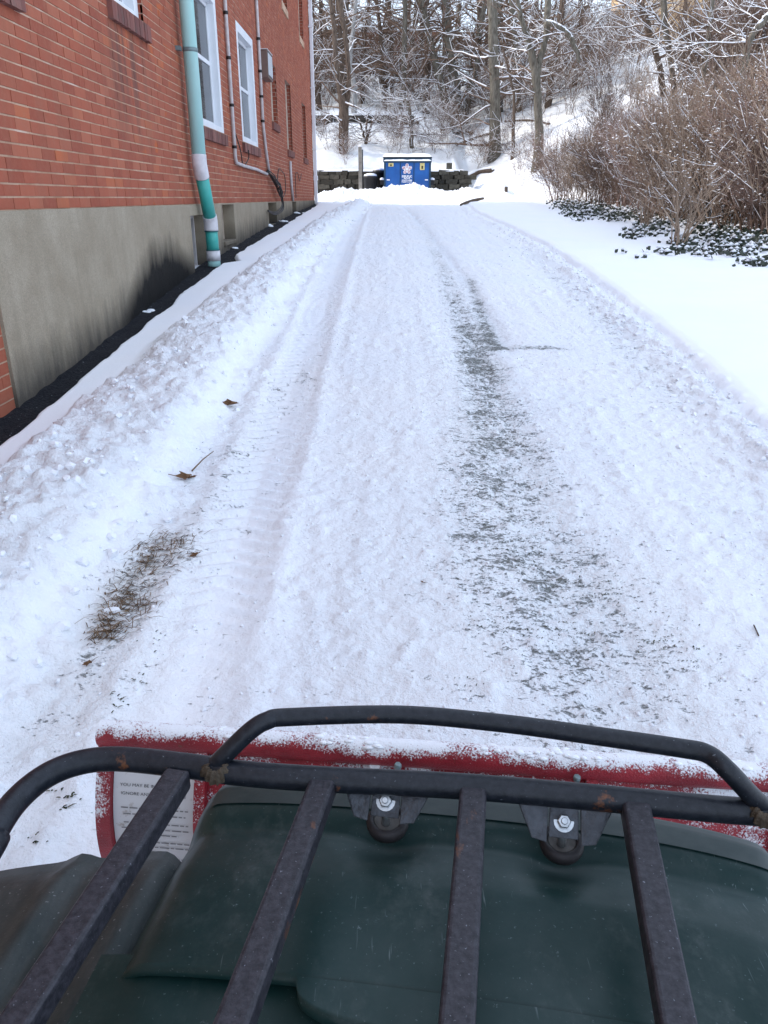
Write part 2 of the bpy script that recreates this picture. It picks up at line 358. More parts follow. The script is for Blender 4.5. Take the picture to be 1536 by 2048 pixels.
M['rubber'] = plain('rubber', (.014, .012, .014), .6, .3, 60)
M['rubber_dusty'] = plain('rubber_dusty', (.10, .095, .09), .8, .3, 90)
n = NT('red_blade'); p = n.pos(); nz = n.sep(n.n('ShaderNodeNewGeometry').outputs['Normal'])[2]
c = n.mix(n.rng(n.noise(p, 14, 4), .35, .7), (.20, .010, .018), (.34, .022, .034)); c = n.mix(n.rng(n.noise(p, 40, 4), .66, .74, 0, .7), c, (.10, .055, .035))
f1 = n.noise(p, 5.5, 4, .6); f2 = n.noise(p, 280, 3, .6); f3 = n.noise(p, 22, 4, .6)
sn = n.math('ADD', n.math('ADD', n.math('MULTIPLY', f1, .75), n.math('MULTIPLY', f3, .45)), n.math('MULTIPLY', f2, .75))
cov = n.rng(n.math('ADD', sn, n.math('MULTIPLY', n.math('SUBTRACT', nz, .55), .42)), 0.905, 1.05)
cov = n.math('MULTIPLY', cov, n.rng(nz, -.1, .25))
M['red'] = n.done(n.mix(cov, c, (.80, .82, .87)), n.rng(cov, 0, 1, .35, .75), n.bump(n.math('ADD', n.math('MULTIPLY', cov, 1.0), f2), .5, .004), spec=.4)
n = NT('decal_panel'); p = n.pos(); c = n.mix(n.rng(n.noise(p, 26, 5, .7), .58, .68, 0, .8), (.60, .61, .63), (.25, .19, .14)); M['label'] = n.done(c, .55, spec=.3)
M['ink'] = plain('ink', (.05, .05, .055), .6, .1)
M['tyre'] = plain('tyre', (.015, .015, .016), .85, .3, 20)
# --- far buildings
M['far_red'] = brick_tex('far_red_brick', .42); M['far_tan'] = plain('tan_wall', (.62, .42, .23), .9, .15, 3); M['far_brown'] = plain('brown_boards', (.15, .105, .08), .9, .3, 2)
M['far_roof'] = plain('far_roof', (.20, .09, .06), .9, .2, 3)
M['shingle'] = plain('flat_roof', (.08, .08, .085), .9, .2)

# ------------------------------------------------------------------ noise in numpy
_perm = rng.permutation(4096); _g = rng.random(4096) * 2 * np.pi; _gx, _gy = np.cos(_g), np.sin(_g)
def perlin(x, y):
    xi = np.floor(x).astype(np.int64); yi = np.floor(y).astype(np.int64); xf = x - xi; yf = y - yi
    u = xf ** 3 * (xf * (xf * 6 - 15) + 10); v = yf ** 3 * (yf * (yf * 6 - 15) + 10)
    def gr(ix, iy, dx, dy):
        h = _perm[(_perm[ix & 4095] + iy) & 4095]; return _gx[h] * dx + _gy[h] * dy
    a = gr(xi, yi, xf, yf); b = gr(xi + 1, yi, xf - 1, yf); c_ = gr(xi, yi + 1, xf, yf - 1); d = gr(xi + 1, yi + 1, xf - 1, yf - 1)
    return (a + u * (b - a)) * (1 - v) + (c_ + u * (d - c_)) * v
def fbm(x, y, sc, octv=4, gain=.5):
    t = 0; amp = 1; s = 0
    for o in range(octv):
        t = t + amp * perlin(x * sc + 17.3 * o, y * sc + 9.1 * o); s += amp; amp *= gain; sc *= 2.03
    return t / s
def sst(a, b, x):
    t = np.clip((x - a) / (b - a), 0, 1); return t * t * (3 - 2 * t)

# ------------------------------------------------------------------ terrain shape
_gy_ = np.arange(-80, 60, .05)
_gz_ = np.interp(_gy_, [-80, -5, 0, 2, 4.6, 9.4, 15, 20, 26, 31, 60], [-2.5, -.2, 0, .1, .30, .68, .95, 1.12, 1.28, 1.5, 1.5])
_k = np.ones(41) / 41; _gz_ = np.convolve(np.pad(_gz_, 20, 'edge'), _k, 'valid')
def g(Y): return np.interp(Y, _gy_, _gz_)
def hill_toe(X): return np.interp(X, [-80, 3.0, 3.25, 4.5, 6, 9, 14, 40], [31.85, 31.85, 31.3, 29.2, 26.6, 20.5, 14, 12])
def hill(X, Y):
    t = Y - hill_toe(X); left = 1 - sst(2.7, 3.3, X)
    step = left * .95 * sst(0, .12, t)
    wallL = (1 - sst(1.0, 2.2, X))
    r = np.interp(t, [0, 5.2, 10, 25, 60, 300], [0, 2.0, 3.1, 6.4, 7.6, 9]) + wallL * (.36 * sst(5.15, 5.3, t) - .36 * sst(6, 10, t))
    return np.where(t > 0, step + r, 0)
def edge_tar(Y): return np.interp(Y, [-10, 4, 9, 9.9, 10.15, 10.45, 10.8, 12.2, 15, 20, 24, 26.3, 27.2], [-2.02, -2.01, -2.01, -1.99, -1.80, -1.88, -1.99, -1.95, -1.88, -1.92, -1.98, -2.1, -2.4])
def bank_out(Y): return np.interp(Y, [-10, 2, 4, 5, 6.6, 8.4, 11.8, 18, 24, 27], [-1.9, -1.88, -1.84, -1.76, -1.72, -1.62, -1.46, -1.34, -1.1, -1.0])
def bank_in(Y): return np.interp(Y, [-10, 2, 4, 6.8, 10.7, 16, 21, 25], [-1.1, -1.05, -.95, -.87, -.84, -.68, -.5, -.42])
def edge_right(Y): return np.interp(Y, [-10, 3, 4, 6, 9, 12, 16, 20, 26], [2.0, 2.03, 2.08, 2.22, 2.26, 2.33, 2.24, 2.2, 2.6])
# ground grid, fine on the driveway
ys = [-70, -40, -20, -10, -5, -2, -.5, .2, .5]
y = .7
while y < 33: ys.append(y); y += max(.0145, .0046 * y)
while y < 75: ys.append(y); y += .014 * y
while y < 420: ys.append(y); y *= 1.25
ys.append(600)
xs = [-400, -200, -100, -60, -40, -25, -16, -11, -8, -6, -4.5, -3.5, -2.9, -2.5]
x = -2.32
while x < 2.7: xs.append(x); x += .0165
while x < 9: xs.append(x); x += .05
while x < 400: xs.append(x); x += max(.3, x * .12 - .6)
xs = np.array(xs); ys = np.array(ys); NX, NY = len(xs), len(ys)
X, Y = np.meshgrid(xs, ys)
wob = .05 * fbm(Y, Y * 0, .9, 3)
eT = edge_tar(Y) - .025 + .09 * fbm(X * 0 + 3, Y, 1.3, 4); bo = bank_out(Y) + .10 * fbm(X * 0 + 8, Y, 1.1, 3); bi = bank_in(Y) + .12 * fbm(X * 0 + 12, Y, 1.3, 3); eR = edge_right(Y) + .05 * fbm(X * 0 + 5, Y, .8, 3)
zg = g(Y); near = 1 - sst(26.0, 27.2, Y)
ledge = sst(0, .035, X - eT) * (.055 + .01 * fbm(X, Y, 1.2, 3)) + sst(.0, .3, X - eT) * .015
ledge = ledge - .12 * (1 - sst(-.02, .0, X - eT))
mid = bo * .55 + bi * .45; inb = sst(-.04, .26, X - bo) * (1 - sst(-.36, .04, X - bi))
bankh = inb * (.065 + .06 * fbm(X, Y, 1.5, 3) + .030 * (1 - 2 * np.abs(fbm(X, Y, 5.5, 3))) + .022 * (1 - 2.2 * np.abs(fbm(X + 40, Y, 13, 3))) * (Y < 16) + .012 * np.clip(12 - Y, 0, 12) / 12)
drive = sst(-.25, .05, X - bi) * (1 - sst(-.05, .13, X - eR))
crumb = np.clip(np.maximum(inb, .75 * drive) * near + .5 * (1 - near) * (Y < 31), 0, 1)
z = zg + ledge * (1 - drive) + bankh * near - drive * near * .0
z = np.where(X > eT - .03, z, zg - .03)
# driveway relief: plough chatter, wheel tracks with tread ribs, windrow at the right edge
streak = fbm(X * 1.0, Y * .05, 5.0, 3); streak2 = fbm(X + 31, Y * .07, 9.0, 3)
lt = np.exp(-((X + .60 - .02 * np.sin(Y * .7)) / .15) ** 2); rt = np.exp(-((X - .70) / .20) ** 2); rt2 = np.exp(-((X - .90 - .02 * (9 - Y)) / .07) ** 2) * sst(5.6, 6.2, Y)
z = z + drive * (.026 + .014 * fbm(X, Y * .6, 2.1, 4) + .014 * fbm(X, Y, 9, 3) * (1 - .8 * lt) + .011 * fbm(X, Y * 1.4, 22, 2) * (1 - .75 * lt))
z = z + drive * near * (.012 * streak + .009 * streak2 + .016 * np.exp(-((np.abs(X + .60) - .20) / .05) ** 2))
crumb = crumb * np.clip(1.25 - drive * (.25 + 1.3 * np.clip(streak, 0, 1)), .4, 1.15)
z = z - drive * near * (.018 * lt + .018 * rt + .016 * rt2)
rib = np.tanh(2.2 * np.sin((Y + .45 * np.abs(X + .60)) * 2 * np.pi / .10)) * np.clip(.4 + 1.6 * np.abs(fbm(X, Y, 2.5, 2)) + .5 * (np.abs(X + .6) > .05), 0, 1); ribr = np.sin((Y + .4 * np.abs(X - .70)) * 2 * np.pi / .09)
z = z + drive * near * (.013 * np.exp(-((X + .60) / .16) ** 4) * rib * sst(1.9, 3.0, Y) + .006 * np.exp(-((X - .38) / .09) ** 4) * np.tanh(2 * np.sin((Y - .4 * X) * 2 * np.pi / .11)) * sst(4.5, 6, Y) + .007 * rt * ribr)
lip = np.exp(-((X - eR + .10) / .10) ** 2) * near; field = sst(-.01, .06, X - eR)
z = z + lip * (.034 + .035 * fbm(X, Y, 3.0, 3)) + field * near * (.045 + .008 * fbm(X, Y, .8, 3) + .012 * fbm(X * .35 + Y * .2, Y, 2.4, 3))
crumb = np.maximum(crumb * (1 - .75 * lt * drive), lip * .7) * (1 - .9 * field * near)
# rough heap ploughed up across the end, in front of the dumpster
hp = np.exp(-((Y - 28.6 - .25 * np.sin(X * .9)) / .75) ** 2) * (1 - sst(4.2, 6.2, X)) * sst(-3.3, -2.2, X)
hh = .17 + .26 * np.exp(-((X - .95) / 1.0) ** 2) + .10 * np.exp(-((X + .2) / .8) ** 2) + .14 * np.exp(-((X - 2.9) / .5) ** 2) + .12 * np.exp(-((X + 1.5) / .5) ** 2) + .22 * np.exp(-((X - 4.0) / .35) ** 2)
z = z + hp * hh * (1 + .5 * fbm(X, Y, 2.4, 3)); crumb = np.maximum(crumb, hp)
# unploughed ground: soft hummocks, hill
z = z + hill(X, Y) + np.where((Y > 26.8) | (X > 3), .05 * fbm(X, Y, .5, 4) * sst(3, 6, np.maximum(X, (Y - 26) * 1.0)), 0) + np.where(Y > 32, .10 * fbm(X, Y, .9, 4), 0)
z = z + sst(5, 14, X) * .25 * (1 - sst(20, 40, Y)) * sst(4, 9, Y)
# clods: hemispherical lumps thrown up along the bank, the windrow and the heap
def splat(cx, cy, r, h):
    i0, i1 = np.searchsorted(xs, [cx - r, cx + r]); j0, j1 = np.searchsorted(ys, [cy - r, cy + r])
    if i1 - i0 < 1 or j1 - j0 < 1: return
    dx = (xs[i0:i1] - cx)[None, :]; dy = (ys[j0:j1] - cy)[:, None]; q = 1 - (dx * dx + dy * dy) / (r * r)
    b_ = np.where(q > 0, np.clip(q, 0, 1) ** .8 * h, 0); add[j0:j1, i0:i1] = np.maximum(add[j0:j1, i0:i1], b_)
add = np.zeros_like(z)
for _ in range(4200):
    cy = 1.0 * (27.0) ** random.random(); t = random.betavariate(1.6, 2.2); a_, b_ = float(bank_out(cy)), float(bank_in(cy))
    r = random.choice((.018, .025, .03, .04, .05, .065, .085)) * random.uniform(.7, 1.2) * (1 + cy * .015)
    splat(a_ + .03 + t * (b_ - a_ + .06), cy, r, r * random.uniform(.25, .55))
for _ in range(2600):
    cy = 1.4 * (17.0) ** random.random(); r = random.uniform(.012, .035) * (1 + cy * .03)
    xr_ = random.uniform(float(bank_in(cy)) - .1, float(edge_right(cy)))
    if abs(xr_ + .6) > .14: splat(xr_, cy, r, r * random.uniform(.15, .45))
for _ in range(900):
    cy = 2.5 * (9.0) ** random.random(); r = random.uniform(.015, .05) * (1 + cy * .02)
    splat(float(edge_right(cy)) - abs(random.gauss(0, .22)) + .03, cy, r, r * random.uniform(.3, .6))
for _ in range(1300):
    cy = random.gauss(28.4, .7); r = random.uniform(.05, .17); splat(random.uniform(-2.2, 4.4), cy, r, r * random.uniform(.3, .6))
z = z + add * (1 + 1.2 * fbm(X + 7, Y, 17, 3))
# where gravel and turf show through, with some crumb shading painted in
wear = np.zeros_like(z)
u1 = sst(1.0, 2.2, Y) * (1 - .55 * sst(4.5, 6.5, Y)) * (1 - .55 * sst(8, 13, Y))
cR = np.interp(Y, [1, 2, 2.7, 3.4, 4.8, 6, 7.9, 14], [.72, .68, .66, .62, .66, .70, .70, .72]); wR = np.interp(Y, [1, 2, 2.7, 3.6, 4.8, 6, 8, 14], [.36, .36, .38, .30, .22, .17, .13, .10])
wear += np.exp(-np.abs((X - cR) / wR) ** 2.6) * np.interp(Y, [1, 1.7, 2.1, 2.6, 3.1, 4.0, 5.0, 6.0, 7.0, 9, 14, 18], [.18, .30, .39, .40, .41, .52, .60, .70, .52, .36, .24, .10])
wear += .62 * np.exp(-np.abs((X - np.interp(Y, [6, 7.2, 9], [.87, .90, .96])) / .07) ** 2) * sst(5.8, 6.2, Y) * (1 - sst(8.6, 9.6, Y))
wear += .80 * np.exp(-((Y - 6.0 + .06 * (X - 1)) / .06) ** 2) * sst(.72, .85, X) * (1 - sst(1.2, 1.55, X))
wear += .14 * np.exp(-((X - .35) / .16) ** 2) * sst(1.8, 2.5, Y) * (1 - sst(3.0, 4.6, Y)) + .20 * drive * near  # even lane-wide share paints the crumbs' small grey shadows as specks
wear += .30 * np.exp(-((X - eR + .30) / .16) ** 2) * sst(4, 5, Y) * (1 - sst(10, 14, Y))
pat = np.exp(-((X + .80 + .10 * (3.3 - Y)) / .16) ** 2) * sst(1.3, 2.0, Y) * (1 - sst(5.0, 6.5, Y))
wear += .22 * pat
gp = np.exp(-(((X + .95 - .12 * (Y - 2.5)) / .10) ** 2 + ((Y - 2.55) / .30) ** 2)) ; wear += .44 * gp * (.6 + 1.2 * fbm(X, Y, 6, 3))
gp2 = np.exp(-(((X + 1.18) / .12) ** 2 + ((Y - 11.6) / .35) ** 2)); wear += .5 * gp2
wear *= near * (.80 + .45 * np.clip(fbm(X, Y, 1.7, 4) + .5, 0, 1)); wear = np.clip(wear - .25 * np.minimum(1, add / .03), 0, 1)
litter = np.where(Y > 31.9, np.clip(.42 * fbm(X + 90, Y, .8, 4) + .36 + .22 * sst(37, 44, Y), 0, .8), 0); wear = np.maximum(wear, litter)
grain = np.clip(drive * near * (.30 + 2.2 * streak2 + 1.2 * fbm(X + 3, Y, 2.6, 3)) * (1 - .7 * lt), 0, 1)
pack = np.clip(drive * near * (.62 * np.exp(-((X + .60 - .02 * np.sin(Y * .7)) / .12) ** 4) * (.45 + .55 * rib) * sst(1.6, 2.6, Y) + .12 * np.exp(-((X - .70) / .22) ** 4) + np.clip(.9 * streak, 0, .4) + .5 * rt2), 0, 1) * (1 - np.minimum(1, add / .02))
brown = np.clip(litter * 1.6 + gp * 1.3 + .08 * pat + gp2 * .3, 0, 1)
z = z - .012 * np.clip(wear, 0, 1) * drive
me = bpy.data.meshes.new('snow_ground'); co = np.stack([X, Y, z], -1).reshape(-1, 3)
me.vertices.add(len(co)); me.vertices.foreach_set('co', co.ravel().astype(np.float32))
ii = (np.arange(NY - 1)[:, None] * NX + np.arange(NX - 1)[None, :]).ravel(); fc = np.stack([ii, ii + 1, ii + NX + 1, ii + NX], -1)
me.loops.add(fc.size); me.loops.foreach_set('vertex_index', fc.ravel().astype(np.int32))
me.polygons.add(len(fc)); me.polygons.foreach_set('loop_start', (np.arange(len(fc)) * 4).astype(np.int32))
for nm, ar in (('wear', wear), ('crumb', crumb), ('brown', brown), ('pack', pack), ('grain', grain)):
    at = me.attributes.new(nm, 'FLOAT', 'POINT'); at.data.foreach_set('value', ar.ravel().astype(np.float32))
me.update(calc_edges=True); smooth(me)
ground = tag(link('snowy_ground', me, M['snow']), kind='structure')
def gz(x_, y_):                                    # height of the snow surface
    i = int(np.clip(np.searchsorted(xs, x_), 1, NX - 1)); j = int(np.clip(np.searchsorted(ys, y_), 1, NY - 1))
    a = (x_ - xs[i - 1]) / (xs[i] - xs[i - 1]); b = (y_ - ys[j - 1]) / (ys[j] - ys[j - 1])
    return float((z[j - 1, i - 1] * (1 - a) + z[j - 1, i] * a) * (1 - b) + (z[j, i - 1] * (1 - a) + z[j, i] * a) * b)
def hit(px, py, t0=1.0, t1=90):
    x_, Y_, z_ = ray(px, py); t = t0
    while t < t1:
        if CAM_H + z_ * t < gz(x_ * t, Y_ * t): break
        t += .03 * (1 + t * .02)
    return Vector((x_ * t, Y_ * t, gz(x_ * t, Y_ * t)))
# tarred strip along the foundation
b = MB(); P = []
for yy in np.arange(1.0, 27.6, .08):
    P.append([(xx, yy, float(g(yy)) + .004 + (.02 if k < 2 else 0) * random.random() + .012 * float(fbm(np.array([xx]), np.array([yy]), 4, 3)[0]) * 2) for k, xx in enumerate((-2.30, -2.235, -2.18, -2.12, -2.06, -1.98, -1.90, -1.82, -1.70))])
b.grid(P); tag(b.build('tarred_strip', M['tar']), kind='structure')

# ------------------------------------------------------------------ brick apartment building
WX = -2.25                                         # outer face of the bricks
bld = thing('apartment_building', 'two-storey red brick apartment building with concrete foundation lining the driveway', 'building', (-2.25, 12, 0))
BO = Vector((-2.25, 12, 0))
def bpart(mb, name, m, parent=bld, bevel=0, seg=2):
    mb.v = [(a - BO.x, c - BO.y, e - BO.z) for a, c, e in mb.v]
    o = mb.build(name, m, None, bevel, seg); o.parent = parent; return o
Y0, Y1, ZC, ZT = -4.0, 26.8, 1.43, 8.0
COURSE = .0755
def crs(z_): return ZC + round((z_ - ZC) / COURSE) * COURSE
# windows: (y0, y1, z0, z1, style)
wins = [(4.35, 5.50, crs(2.74), crs(4.0), 'small'), (7.40, 8.40, crs(3.00), crs(4.0), 'small'), (10.50, 12.02, crs(2.30), crs(4.02), 'big'), (13.58, 15.18, crs(2.30), crs(4.02), 'big'),
        (17.3, 18.22, crs(2.94), crs(4.0), 'old'), (19.82, 20.9, crs(2.60), crs(3.98), 'old'), (23.65, 24.65, crs(2.58), crs(3.95), 'old'),
        (4.35, 5.62, crs(5.6), crs(6.95), 'old'), (7.40, 8.40, crs(5.9), crs(6.95), 'old'), (10.50, 12.02, crs(5.25), crs(6.95), 'big'), (13.58, 15.18, crs(5.25), crs(6.95), 'big'),
        (17.3, 18.22, crs(5.9), crs(6.95), 'old'), (19.9, 20.9, crs(5.52), crs(6.95), 'old'), (23.7, 24.8, crs(5.50), crs(6.95), 'old')]
base_w = [(9.50, 10.40, .66, 1.31), (11.36, 12.30, .93, 1.415), (15.95, 17.2, 1.02, 1.415), (20.17, 21.1, 1.12, 1.415)]
YP = 4.60                                          # where the parged foundation begins
def cells(y0, y1, z0, z1, holes, x_, mb):
    ya = sorted({y0, y1, *[h[0] for h in holes], *[h[1] for h in holes]}); za = sorted({z0, z1, *[h[2] for h in holes], *[h[3] for h in holes]})
    ya = [v for v in ya if y0 <= v <= y1]; za = [v for v in za if z0 <= v <= z1]
    for i in range(len(ya) - 1):
        for j in range(len(za) - 1):
            cy, cz = (ya[i] + ya[i + 1]) / 2, (za[j] + za[j + 1]) / 2
            if any(h[0] < cy < h[1] and h[2] < cz < h[3] for h in holes): continue
            mb.poly([(x_, ya[i], za[j]), (x_, ya[i + 1], za[j]), (x_, ya[i + 1], za[j + 1]), (x_, ya[i], za[j + 1])])
b = MB(); cells(Y0, Y1, -.3, ZT, [w[:4] for w in wins] + [(YP, Y1, -.3, ZC)], WX - .0045, b)
brickwall = bpart(b, 'brick_wall', M['mortar'])
b = MB(); b.poly([(WX - .007, Y1, -.3), (-12, Y1, -.3), (-12, Y1, ZT), (WX - .007, Y1, ZT)]); b.poly([(-12, Y0, -.3), (WX - .007, Y0, -.3), (WX - .007, Y0, ZT), (-12, Y0, ZT)])
b.poly([(-12, Y1, -.3), (-12, Y0, -.3), (-12, Y0, ZT), (-12, Y1, ZT)]); bpart(b, 'end_wall', M['brick_tex'])
b = MB(); b.box(-12.3, WX + .18, Y0 - .3, Y1 + .3, ZT, ZT + .16); rf = bpart(b, 'roof', M['shingle'])
b = MB(); b.box(-12.25, WX + .14, Y0 - .25, Y1 + .25, ZT + .16, ZT + .24); bpart(b, 'roof_snow', M['snow_cap'], rf)
# bricks: one mesh for each, the largest in the picture as objects of their own
recs = []
def lay(z0, y0, y1, holes, off):
    yv = y0 - off
    segs = [(y0, y1)]
    zc = z0 + COURSE / 2
    for h in holes:
        if h[2] < zc < h[3]:
            ns = []
            for s0, s1 in segs:
                if h[1] <= s0 or h[0] >= s1: ns.append((s0, s1)); continue
                if h[0] > s0: ns.append((s0, h[0]))
                if h[1] < s1: ns.append((h[1], s1))
            segs = ns
    while yv < y1:
        L = .22 if random.random() > .07 else .11
        a, c = yv + .0025, yv + L - .0025; yv += L
        for s0, s1 in segs:
            p0, p1 = max(a, s0), min(c, s1)
            if p1 - p0 > .03: recs.append((p0, p1, z0 + .0055 + random.uniform(-.001, .001), z0 + COURSE - .0055 + random.uniform(-.001, .001), WX + random.uniform(-.002, .002)))
k = 0; z_ = ZC
while z_ < ZT - .02:
    lay(z_, 2.4, Y1, [w[:4] for w in wins], .11 * (k % 2) + random.uniform(0, .03)); z_ += COURSE; k += 1
z_ = ZC - COURSE; k = 1
while z_ > .05:
    lay(z_, 2.4, YP - .01, [], .11 * (k % 2)); z_ -= COURSE; k += 1
def px_of(Xw, Yw, Zw):
    dz = Zw - CAM_H; d = Yw * CP - dz * SP; u = Yw * SP + dz * CP
    return PCX + FOC * Xw / d, PCY - FOC * u / d, d
sc_ = []
for i, r_ in enumerate(recs):
    px, py, d = px_of(WX, (r_[0] + r_[1]) / 2, (r_[2] + r_[3]) / 2)
    vis = -25 < px < 1536 and -20 < py < 900
    sc_.append(((r_[1] - r_[0]) * (r_[3] - r_[2]) * 2.25 / d ** 3 if vis else 0, i))
sc_.sort(reverse=True); big = {i for s_, i in sc_[:300]}
ub = MB(); ub.box(-.02, 0, -.5, .5, -.5, .5, skip=('-x',)); ubm = ub.mesh('brick'); ubm.materials.append(M['brick'])
rest = MB()
for i, (p0, p1, q0, q1, xf) in enumerate(recs):
    if i in big:
        o = bpy.data.objects.new('brick', ubm); C.objects.link(o); o.parent = brickwall
        o.location = (xf - BO.x, (p0 + p1) / 2 - BO.y, (q0 + q1) / 2); o.scale = (1, p1 - p0, q1 - q0)
        o.rotation_euler = (random.gauss(0, .0025), 0, random.gauss(0, .004))
    else: rest.box(xf - .02, xf, p0, p1, q0, q1, skip=('-x',))
tag(bpart(rest, 'brickwork', M['brick'], brickwall), kind='stuff')
# foundation
b = MB(); FX = WX + .016
cells(YP, Y1, -.3, ZC, base_w, FX, b); b.poly([(FX - .05, YP, -.3), (FX, YP, -.3), (FX, YP, ZC), (FX - .05, YP, ZC)])
b.poly([(FX - .05, YP, ZC), (FX, YP, ZC), (FX, Y1, ZC), (FX - .05, Y1, ZC)]); b.poly([(FX, Y1, -.3), (FX - .3, Y1, -.3), (FX - .3, Y1, ZC), (FX, Y1, ZC)])
for (a, c, e, f_) in base_w:
    for q in (((a, e), (a, f_)), ((c, f_), (c, e)), ((a, f_), (c, f_)), ((c, e), (a, e))):
        b.poly([(FX, q[0][0], q[0][1]), (FX, q[1][0], q[1][1]), (FX - .20, q[1][0], q[1][1]), (FX - .20, q[0][0], q[0][1])])
fnd = bpart(b, 'foundation', M['parging'])
# basement windows
for (a, c, e, f_) in base_w:
    b = MB(); x0 = FX - .17; w_ = .045
    for q in ((a, c, e, e + w_), (a, c, f_ - w_, f_), (a, a + w_, e + w_, f_ - w_), (c - w_, c, e + w_, f_ - w_)): b.box(x0 - .05, x0, *q)
    bw = bpart(b, 'basement_window', M['white_paint'] if a < 10 else M['beige'])
    b = MB(); b.box(x0 - .045, x0 - .03, a + w_, c - w_, e + w_, f_ - w_); bpart(b, 'pane', M['glass'], bw)
    b = MB(); b.box(FX - .19, FX + .03, a - .02, c + .02, e - .05, e + .002); bpart(b, 'sill', M['parging'], bw, .006)
# windows with reveals, frames, panes and rowlock brick sills
sb_mesh = {}
def make_window(a, c, e, f_, style):
    rb = MB(); dp = .16
    for q in (((a, e), (a, f_)), ((c, f_), (c, e)), ((a, f_), (c, f_)), ((c, e), (a, e))):
        rb.poly([(WX, q[0][0], q[0][1]), (WX, q[1][0], q[1][1]), (WX - dp, q[1][0], q[1][1]), (WX - dp, q[0][0], q[0][1])])
    b = MB(); m_ = M['beige'] if style == 'old' else M['white_trim']
    fw = .05 if style == 'old' else .125; xf = WX - .09 if style == 'old' else WX + .004 - (.045 if style == 'small' else 0); xb = xf - (.05 if style == 'old' else .13)
    for q in ((a, c, e, e + fw * .55), (a, c, f_ - fw, f_), (a, a + fw, e + fw * .55, f_ - fw), (c - fw, c, e + fw * .55, f_ - fw)): b.box(xb, xf, *q)
    wn = bpart(b, 'window', m_, bld, .004); bpart(rb, 'reveal', M['reveal'], wn)
    zm = (e + f_) / 2; s_ = .05; i0, i1, j0, j1 = a + fw, c - fw, e + fw * .55, f_ - fw; xs_ = xf - (.045 if style == 'old' else .09)
    b = MB()
    for q in ((i0, i1, j0, j0 + s_), (i0, i1, zm - s_ / 2, zm + s_ / 2), (i0, i1, j1 - s_, j1), (i0, i0 + s_, j0 + s_, zm - s_ / 2), (i1 - s_, i1, j0 + s_, zm - s_ / 2), (i0, i0 + s_, zm + s_ / 2, j1 - s_), (i1 - s_, i1, zm + s_ / 2, j1 - s_)): b.box(xs_ - .035, xs_, *q)
    bpart(b, 'sash', m_, wn, .003)
    for q in ((j0 + s_, zm - s_ / 2), (zm + s_ / 2, j1 - s_)):
        b = MB(); b.box(xs_ - .022, xs_ - .016, i0 + s_, i1 - s_, *q); bpart(b, 'pane', M['glass'], wn)
    # sill of bricks on edge
    sl = MB(); sl.box(WX - .10, WX + .022, a - .06, c + .06, e - .148, e - .004); so = bpart(sl, 'sill', M['mortar'], wn)
    nb = int((c - a + .14) / .075); w1 = (c - a + .14) / nb
    key = round(w1, 3)
    if key not in sb_mesh:
        sm_ = MB(); sm_.poly([(-.10, -w1 / 2 + .004, .002), (.045, -w1 / 2 + .004, -.02), (.045, w1 / 2 - .004, -.02), (-.10, w1 / 2 - .004, .002)])
        sm_.poly([(.045, -w1 / 2 + .004, -.02), (.045, -w1 / 2 + .004, -.155), (.045, w1 / 2 - .004, -.155), (.045, w1 / 2 - .004, -.02)])
        for s2 in (-1, 1):
            yq = s2 * (w1 / 2 - .004); q = [(-.10, yq, .002), (-.10, yq, -.155), (.045, yq, -.155), (.045, yq, -.02)]; sm_.poly(q if s2 < 0 else q[::-1])
        sm_.poly([(-.10, -w1 / 2 + .004, -.155), (.045, -w1 / 2 + .004, -.155), (.045, w1 / 2 - .004, -.155), (-.10, w1 / 2 - .004, -.155)][::-1])
        sb_mesh[key] = sm_.mesh('sill_brick'); sb_mesh[key].materials.append(M['sill'])
    if e < 4.5:
        for i in range(nb):
            o = bpy.data.objects.new('sill_brick', sb_mesh[key]); C.objects.link(o); o.parent = wn
            o.location = (WX - BO.x + random.uniform(-.004, .004), a - .07 + (i + .5) * w1 - BO.y, e + random.uniform(-.002, .002))
    return wn
for w in wins: make_window(*w)
# curtain behind the large ground-floor windows
# through-wall air conditioner
ac = thing('air_conditioner', 'brown boxy air conditioner sticking out of the brick wall', 'air conditioner', (WX, 16.25, 3.5))
def rel(mb, loc):
    mb.v = [(a - loc[0], c - loc[1], e - loc[2]) for a, c, e in mb.v]; return mb
AL = ac.location
b = MB(); b.box(WX + .003, WX + .15, 15.92, 16.58, 3.53, 3.97); rel(b, AL).build('case', M['ac_brown'], ac, .008)
for i in range(4):
    b = MB(); b.box(WX + .151, WX + .158, 15.97 + i * .15, 16.05 + i * .15, 3.58, 3.93); rel(b, AL).build('grille_bar', M['white_trim'], ac)
b = MB(); b.box(WX + .1505, WX + .1535, 15.95, 16.56, 3.56, 3.95); rel(b, AL).build('grille', M['ac_dark'], ac)
b = MB(); b.box(WX + .003, WX + .16, 15.90, 16.60, 3.972, 3.985); rel(b, AL).build('top_flashing', M['white_paint'], ac, .003)
# teal downspout with white couplings
PR = .079; PXc = WX + .016 + PR + .03
def pp(px, py):
    yy, zz = on_wall(px, py, -PXc); return Vector((PXc, yy, zz))
ds = thing('downspout', 'fat teal plastic downspout with white couplings in front of the brick wall', 'downspout', (PXc, 10.0, .6)); DL = ds.location
yA, yB = 9.72, 10.02
path = [Vector((PXc, yA, 8.0)), Vector((PXc, yA, 1.86)), Vector((PXc + .01, yB, 1.24)), Vector((PXc + .01, yB + .02, float(g(10)) - .05))]
def seg(nm, a, c, r, m, n_=20):
    b = MB(); b.tube([a, c], r, n_); return rel(b, DL).build(nm, m, ds)
zz = lambda q: Vector((PXc + .01, yB + .02 * (1.24 - q) / .7, q))
seg('pipe', path[0], path[1], PR, M['teal']); seg('pipe', path[1].lerp(path[2], .12), path[2].lerp(path[1], .06), PR * .96, M['teal2'])
